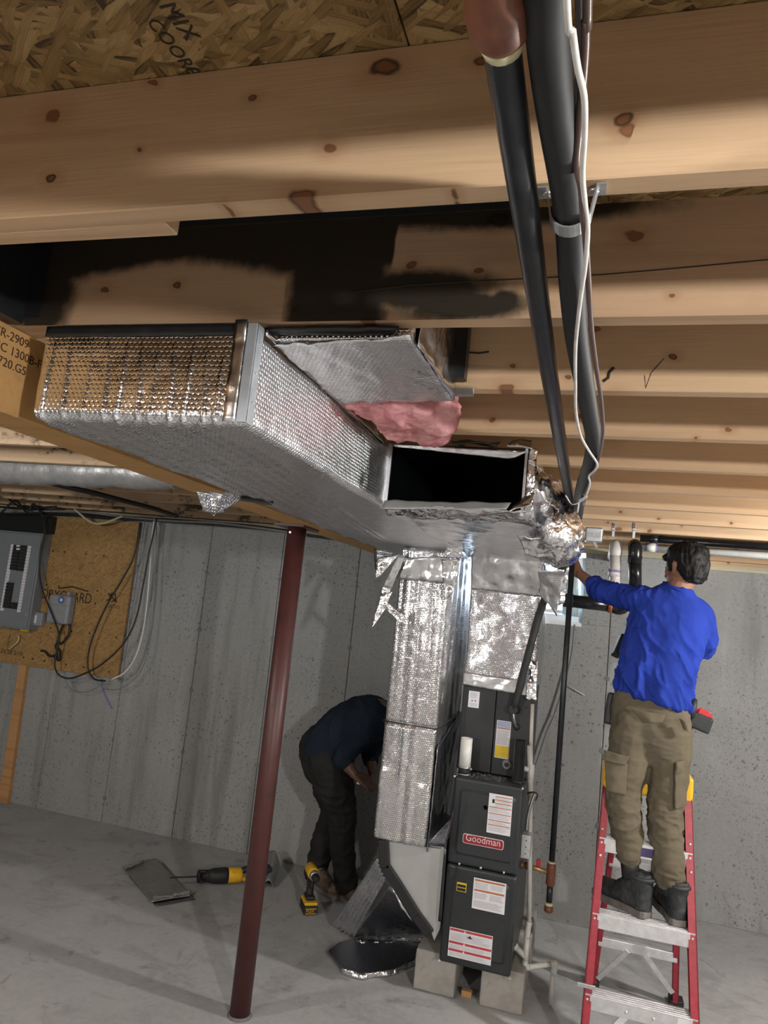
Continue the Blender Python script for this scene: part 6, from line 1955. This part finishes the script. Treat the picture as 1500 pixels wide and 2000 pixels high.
yw = -0.22
sh.rings([ring(1274, 1364, 140, 0.128, 3.735, 0.20, yw), ring(1276, 1340, 136, 0.130, 3.735, 0.16, yw), ring(1281, 1308, 134, 0.122, 3.735, 0.12, yw), ring(1290, 1270, 141, 0.122, 3.74, 0.14, yw), ring(1302, 1232, 146, 0.125, 3.745, 0.18, yw),
          ring(1310, 1200, 140, 0.118, 3.75, 0.22, yw), ring(1314, 1178, 122, 0.095, 3.75, 0.24, yw), ring(1319, 1160, 82, 0.070, 3.745, 0.2, yw), ring(1324, 1146, 56, 0.064, 3.74, 0.15, yw)], 34, 2.5)
cuff = elL.lerp(wrL, 0.26)
sh.limb([J(1280, 1184, 3.755), shL, shL.lerp(elL, 0.5) + V(0, 0, -0.006), elL, cuff], [0.072, 0.066, 0.058, 0.054, 0.050])
sh.limb([J(1345, 1190, 3.755), shR, shR.lerp(elR, 0.55) + V(0.008, 0, 0), elR, elR.lerp(wrR, 0.5), wrR.lerp(elR, 0.15)], [0.074, 0.068, 0.060, 0.054, 0.046, 0.038])
f1 = folds(0.022, (0.5, 0.1, -1), 15)
f2 = folds(0.014, (0.3, 0.2, -1), 20)


def shirt_d(p, n):
    dl = max(0.0, min(1.0, (0.29 - p.x) / 0.06)) * (1 if p.z > 0.02 else 0)
    low = max(0.0, min(1.0, (0.02 - p.z) / 0.22))
    hem = max(0.0, min(1.0, (-0.22 - p.z) / 0.08))
    return f1(p, n) * (0.30 + 0.85 * low) * (1 - dl) + f2(p, n) * dl + 0.006 * hem + 0.004 * noise.noise(p * 10)


sh.build('shirt', M['shirt'], man, 0.006, 3, shirt_d)
MB().tube([J(1324, 1149, 3.74) + V(math.cos(t_) * 0.066, math.sin(t_) * 0.066, -0.022 * math.cos(t_) + 0.012 * math.sin(t_)) for t_ in np.linspace(0, 2 * math.pi, 25)], 0.006, 8, False).build('collar', M['shirt'], man)
# trousers
tr_ = Flesh()
tr_.rings([ring(1271, 1490, 70, 0.06, 3.715, 0.08, yw), ring(1270, 1462, 122, 0.092, 3.715, 0.08, yw), ring(1271, 1430, 146, 0.116, 3.725, 0.10, yw), ring(1272, 1395, 148, 0.126, 3.735, 0.12, yw), ring(1274, 1358, 136, 0.116, 3.735, 0.16, yw), ring(1275, 1342, 132, 0.114, 3.735, 0.16, yw)], 30, 2.4)
tr_.ball(J(1241, 1415, 3.675), (0.088, 0.062, 0.12))
tr_.ball(J(1309, 1420, 3.675), (0.083, 0.062, 0.115))
tr_.limb([J(1234, 1435, 3.712), J(1226, 1490, 3.705), J(1217, 1550, 3.69), J(1222, 1610, 3.68), J(1227, 1645, 3.67), J(1228, 1664, 3.665)], [0.100, 0.097, 0.080, 0.072, 0.067, 0.060])
tr_.limb([J(1311, 1440, 3.712), J(1306, 1510, 3.705), J(1299, 1585, 3.69), J(1302, 1650, 3.675), J(1306, 1690, 3.66), J(1307, 1704, 3.655)], [0.096, 0.090, 0.076, 0.073, 0.073, 0.068])
g1_ = folds(0.016, (1, 0.2, 0.25), 15)
g2_ = folds(0.016, (1, 0.1, -0.05), 30)


def pants_d(p, n):
    ank = max(0.0, min(1.0, (-0.98 - p.z) / 0.12))
    knee = math.exp(-((p.z + 0.84) / 0.10) ** 2)
    seat = math.exp(-((p.z + 0.56) / 0.09) ** 2)
    return g1_(p, n) * (0.3 + 0.55 * knee + 0.1 * seat) + g2_(p, n) * (0.15 + 1.0 * ank + 0.3 * knee) + 0.004 * ank


tr_.build('trousers', M['khaki'], man, 0.006, 14, pants_d)
# pockets on the trousers
def pocket(corners, name, off=0.0, fn=None, thick=0.010):
    return MB().sheet(*corners, 12, 14, thick, lambda u, v, p, n: p + n * (0.006 * noise.noise(p * 25)) + V(0, -0.012 * math.sin(math.pi * u) - off, 0)).build(name, M['khaki'], man, bevel=0.003)


pk = lambda pts, Y: [J(x_, y_, Y) for x_, y_ in pts]
pocket(pk([(1181, 1486), (1226, 1492), (1222, 1552), (1184, 1544)], 3.600), 'cargo_pocket', 0.0)
pocket(pk([(1180, 1464), (1230, 1478), (1222, 1494), (1177, 1484)], 3.590), 'cargo_flap', 0.002)
pocket([J(1318, 1508, 3.605), J(1341, 1500, 3.67), J(1339, 1572, 3.66), J(1318, 1580, 3.60)], 'cargo_pocket', 0.0)
pocket([J(1320, 1488, 3.60), J(1343, 1480, 3.67), J(1342, 1502, 3.665), J(1318, 1512, 3.60)], 'cargo_flap', 0.002)
pocket(pk([(1231, 1384), (1299, 1396), (1294, 1410), (1256, 1412)], 3.560), 'seat_pocket_flap', 0.002, thick=0.006)
pocket(pk([(1326, 1402), (1346, 1412), (1350, 1432), (1334, 1424)], 3.578), 'seat_pocket_flap', 0.0, thick=0.006)
MB().box(tuple(J(1306, 1385, 3.606) - V(0.006, 0.006, 0.0)), tuple(J(1309, 1362, 3.606) + V(0.008, 0.004, 0.01))).build('belt_loop', M['khaki'], man, bevel=0.003)


def boot(parent, heel, toe_dir, top, names=('boot', 'boot_sole'), mats=('boot_leather', 'boot_sole'), L=0.29, s=1.0):
    d = Vector(toe_dir); d.z = 0; d.normalize()
    r = V(d.y, -d.x, 0)
    h = Vector(heel)
    g = h.z
    def B(a, b, c): return h + d * a * L + r * b + V(0, 0, c)
    f = Flesh()
    f.rings([(B(0.10, 0, 0.03), r * 0.040 * s, d * 0.040), (B(0.10, 0, 0.075), r * 0.041 * s, d * 0.042), (B(0.13, 0, 0.12), r * 0.044 * s, d * 0.052), (B(0.14, 0, 0.17), r * 0.049 * s, d * 0.058), (B(0.14, 0, 0.185), r * 0.046 * s, d * 0.054)], 20, 2.2)
    f.limb([B(0.10, 0, 0.065), B(0.35, 0, 0.07), B(0.60, 0.003, 0.058), B(0.84, 0.004, 0.052)], [0.042, 0.046, 0.045, 0.044], 14)
    f.limb([B(0.25, 0, 0.12), B(0.48, 0, 0.085)], [0.042, 0.036], 12, False)
    o = f.build(names[0], M[mats[0]], parent, 0.005, 2, lambda p, n: 0.004 * noise.noise(p * 38) + 0.002 * noise.noise(p * 90) if p.z > g + 0.03 else 0)
    prof = [(-0.02, 0.030), (0.04, 0.040), (0.2, 0.041), (0.36, 0.038), (0.55, 0.046), (0.75, 0.049), (0.92, 0.040), (1.0, 0.018)]
    poly = [B(a, w * s, 0.001) for a, w in prof] + [B(a, -w * s, 0.001) for a, w in reversed(prof)]
    MB().prism(poly, (0, 0, 0.032)).build(names[1], M[mats[1]], o, bevel=0.006)
    MB().tube([B(0.13 + 0.195 * math.cos(t_), 0.047 * s * math.sin(t_), 0.165) for t_ in np.linspace(0, 2 * math.pi, 21)], 0.010, 8, False).build('collar_padding', M[mats[0]], o)
    for k in range(4):
        MB().tube([B(0.42 + 0.03 * k - 0.05 * k, -0.03, 0.13 - 0.018 * k), B(0.46 + 0.02 * k - 0.03 * k, 0.0, 0.142 - 0.018 * k), B(0.42 + 0.03 * k - 0.05 * k, 0.03, 0.13 - 0.018 * k)], 0.003, 6).build('lace', M['wire_black'], o)
    return o


boot(man, V(0.318, 3.622, -1.248), (-0.78, 0.62, 0), anL)
boot(man, V(0.447, 3.600, -1.248), (-0.22, 0.97, 0), anR)
MB().tube([J(1229, 1672, 3.664), J(1232, 1712, 3.66)], 0.040, 14).build('sock', M['belt'], man)
MB().tube([J(1306, 1715, 3.652), J(1306, 1745, 3.650)], 0.040, 14).build('sock', M['belt'], man)
# tool on his right hip
tl = thing('belt_tool', 'black and red cordless tool hanging on the right hip of the man', 'tool', J(1365, 1400, 3.72))
c1_ = J(1350, 1385, 3.72)
MB().lathe(c1_ + V(-0.012, 0, 0.0), (1, -0.15, -0.1), [(0, 0.045), (0.02, 0.056), (0.032, 0.050), (0.034, 0.03)], 18).build('motor_cap', M['black_plastic'], tl)
MB().tube([c1_ + V(-0.02, 0.0, 0.03), c1_ + V(-0.015, 0.0, -0.09)], 0.022, 12).build('grip', M['black_plastic'], tl)
bt0 = J(1368, 1410, 3.71)
ax_ = V(0.94, -0.1, -0.30).normalized()
MB().bar(bt0 - ax_ * 0.045 + V(0, 0, -0.002), bt0 + ax_ * 0.048, 0.075, 0.068, V(0, 1, 0)).build('battery', M['cabinet'], tl, bevel=0.010, seg=3)
MB().bar(bt0 - ax_ * 0.036 + V(0.008, 0, 0.034), bt0 + ax_ * 0.040 + V(0.008, 0, 0.034), 0.034, 0.005, V(0, 1, 0)).build('red_trim', M['red_plastic'], tl, bevel=0.003)
MB().bar(bt0 - ax_ * 0.026 + V(0.012, -0.02, 0.044), bt0 + ax_ * 0.022 + V(0.012, -0.02, 0.044), 0.03, 0.010, V(0, 1, 0)).build('red_latch', M['red_plastic'], tl, bevel=0.004)
# pouch on his left hip
pc = J(1200, 1385, 3.76)
pch = MB().bar(pc + V(0, 0, 0.075), pc + V(-0.012, 0, -0.075), 0.04, 0.07).build('tool_pouch', M['belt'], man, bevel=0.012, seg=3)
# drill held in front of him, only its base shows
drill('held_drill', 'yellow and black drill held in front of the man, its base showing at his side', J(1203, 1258, 4.02), (0.35, 0.3, 0.8), (0.93, 0.1, -0.36), 0.95, False)

# ---- man bending behind the duct
B2Y = 4.55
man2 = thing('person', 'man in dark clothes bending forward beside the vertical foil duct', 'person', (-1.45, 4.6, FLOOR))
K = lambda x, y, Y=B2Y: py(x, y, Y)
s2 = Flesh()
hd2 = K(797, 1432)
head(s2, hd2, (0.72, -0.25, -0.65), (0.65, 0, 0.75), 0.98)
s2.limb([K(752, 1398), K(772, 1410), hd2 + V(-0.02, 0, -0.02)], [0.07, 0.058, 0.056])
s2.limb([K(640, 1468), K(680, 1420), K(735, 1395)], [0.11, 0.11, 0.10])
shN, elN, wrN = K(716, 1420, 4.40), K(670, 1482, 4.36), K(692, 1512, 4.32)
s2.limb([shN, elN], [0.05, 0.042], 12, False); s2.limb([elN, elN.lerp(wrN, 0.4), wrN], [0.042, 0.041, 0.029])
hand(s2, wrN, (K(716, 1528, 4.30) - wrN), V(0.2, 0.3, -0.9), V(0.2, 0.9, 0.3), 1.0, 0.6)
shF, elF, wrF = K(748, 1420, 4.68), K(722, 1472, 4.66), K(727, 1506, 4.56)
s2.limb([shF, elF], [0.05, 0.042], 12, False); s2.limb([elF, elF.lerp(wrF, 0.4), wrF], [0.042, 0.040, 0.029])
hand(s2, wrF, (K(722, 1535, 4.52) - wrF), V(-0.6, -0.6, -0.2), V(0.2, -0.9, 0.3), 1.0, 0.6)
h1_, k1_, a1_ = K(645, 1482, 4.47), K(672, 1580, 4.52), K(676, 1722, 4.60)
h2_, k2_, a2_ = K(642, 1480, 4.66), K(652, 1580, 4.70), K(618, 1695, 4.74)
for a, b, c in ((h1_, k1_, a1_), (h2_, k2_, a2_)):
    s2.limb([a, b, c], [0.07, 0.045, 0.030])
s2.build('body', M['skin_dark'], man2, 0.0055, 3)
sw2 = Flesh()
n0 = (K(735, 1395) - K(640, 1468)).normalized()
pr = V(-n0.z, 0, n0.x)
sw2.rings([(K(627, 1478), pr * 0.155, V(0, 0.17, 0)), (K(645, 1455), pr * 0.158, V(0, 0.175, 0)), (K(675, 1428), pr * 0.165, V(0, 0.185, 0)), (K(708, 1408), pr * 0.165, V(0, 0.20, 0)), (K(738, 1396), pr * 0.150, V(0, 0.20, 0)),
           (K(758, 1392), pr * 0.115, V(0, 0.15, 0)), (K(770, 1398), pr * 0.075, V(0, 0.08, 0))], 28, 2.3)
sw2.limb([K(722, 1412, 4.46), shN, shN.lerp(elN, 0.55), elN, elN.lerp(wrN, 0.30)], [0.085, 0.078, 0.068, 0.060, 0.05])
sw2.limb([K(745, 1412, 4.62), shF, shF.lerp(elF, 0.55), elF, elF.lerp(wrF, 0.35)], [0.085, 0.078, 0.068, 0.058, 0.05])
f3 = folds(0.014, (0.3, 0.1, -1), 11)
sw2.build('sweater', M['navy'], man2, 0.008, 3, lambda p, n: f3(p, n) * 0.8 + 0.004 * noise.noise(p * 9))
tq = Flesh()
tq.limb([K(632, 1462, 4.56), K(640, 1490, 4.56)], [0.158, 0.160], 20, False)
tq.limb([K(640, 1485, 4.48), K(652, 1530, 4.50), K(668, 1580, 4.53), K(667, 1640, 4.56), K(673, 1690, 4.59), K(676, 1722, 4.60)], [0.130, 0.122, 0.092, 0.078, 0.072, 0.070])
tq.limb([K(638, 1482, 4.64), K(645, 1530, 4.67), K(652, 1580, 4.70), K(634, 1640, 4.72), K(619, 1690, 4.74), K(615, 1705, 4.74)], [0.130, 0.122, 0.092, 0.080, 0.072, 0.068])
f4 = folds(0.013, (1, 0.2, 0.2), 14)
tq.build('trousers', M['charcoal'], man2, 0.008, 2, f4)
b1 = K(668, 1745, 4.60); b1.z = FLOOR
b1 = pz(662, 1748, FLOOR); b2 = pz(606, 1728, FLOOR)
boot(man2, b1 + V(0, 0, 0.001), (0.75, -0.62, 0), a1_, mats=('tan_leather', 'boot_sole'))
boot(man2, b2 + V(0, 0, 0.001), (0.85, -0.5, 0), a2_, mats=('tan_leather', 'boot_sole'))
cp = Flesh()
upd = V(0.65, 0, 0.75).normalized(); fd2 = V(0.72, -0.25, -0.65).normalized(); rd2 = fd2.cross(upd).normalized(); upd = rd2.cross(fd2)
cp.rings([(hd2 + upd * 0.02, rd2 * 0.083, fd2 * 0.104), (hd2 + upd * 0.06, rd2 * 0.084, fd2 * 0.104), (hd2 + upd * 0.10, rd2 * 0.066, fd2 * 0.082), (hd2 + upd * 0.125, rd2 * 0.025, fd2 * 0.03)], 22, 2.1)
cp.build('hair', M['hair'], man2, 0.006, 2)
wl = MB().bar(K(698, 1527, 4.29), K(708, 1529, 4.29), 0.02, 0.02).build('light_spot', M['paper'])
tag(wl, 'small white block standing in for a light between the hands of the bending man', 'light spot')
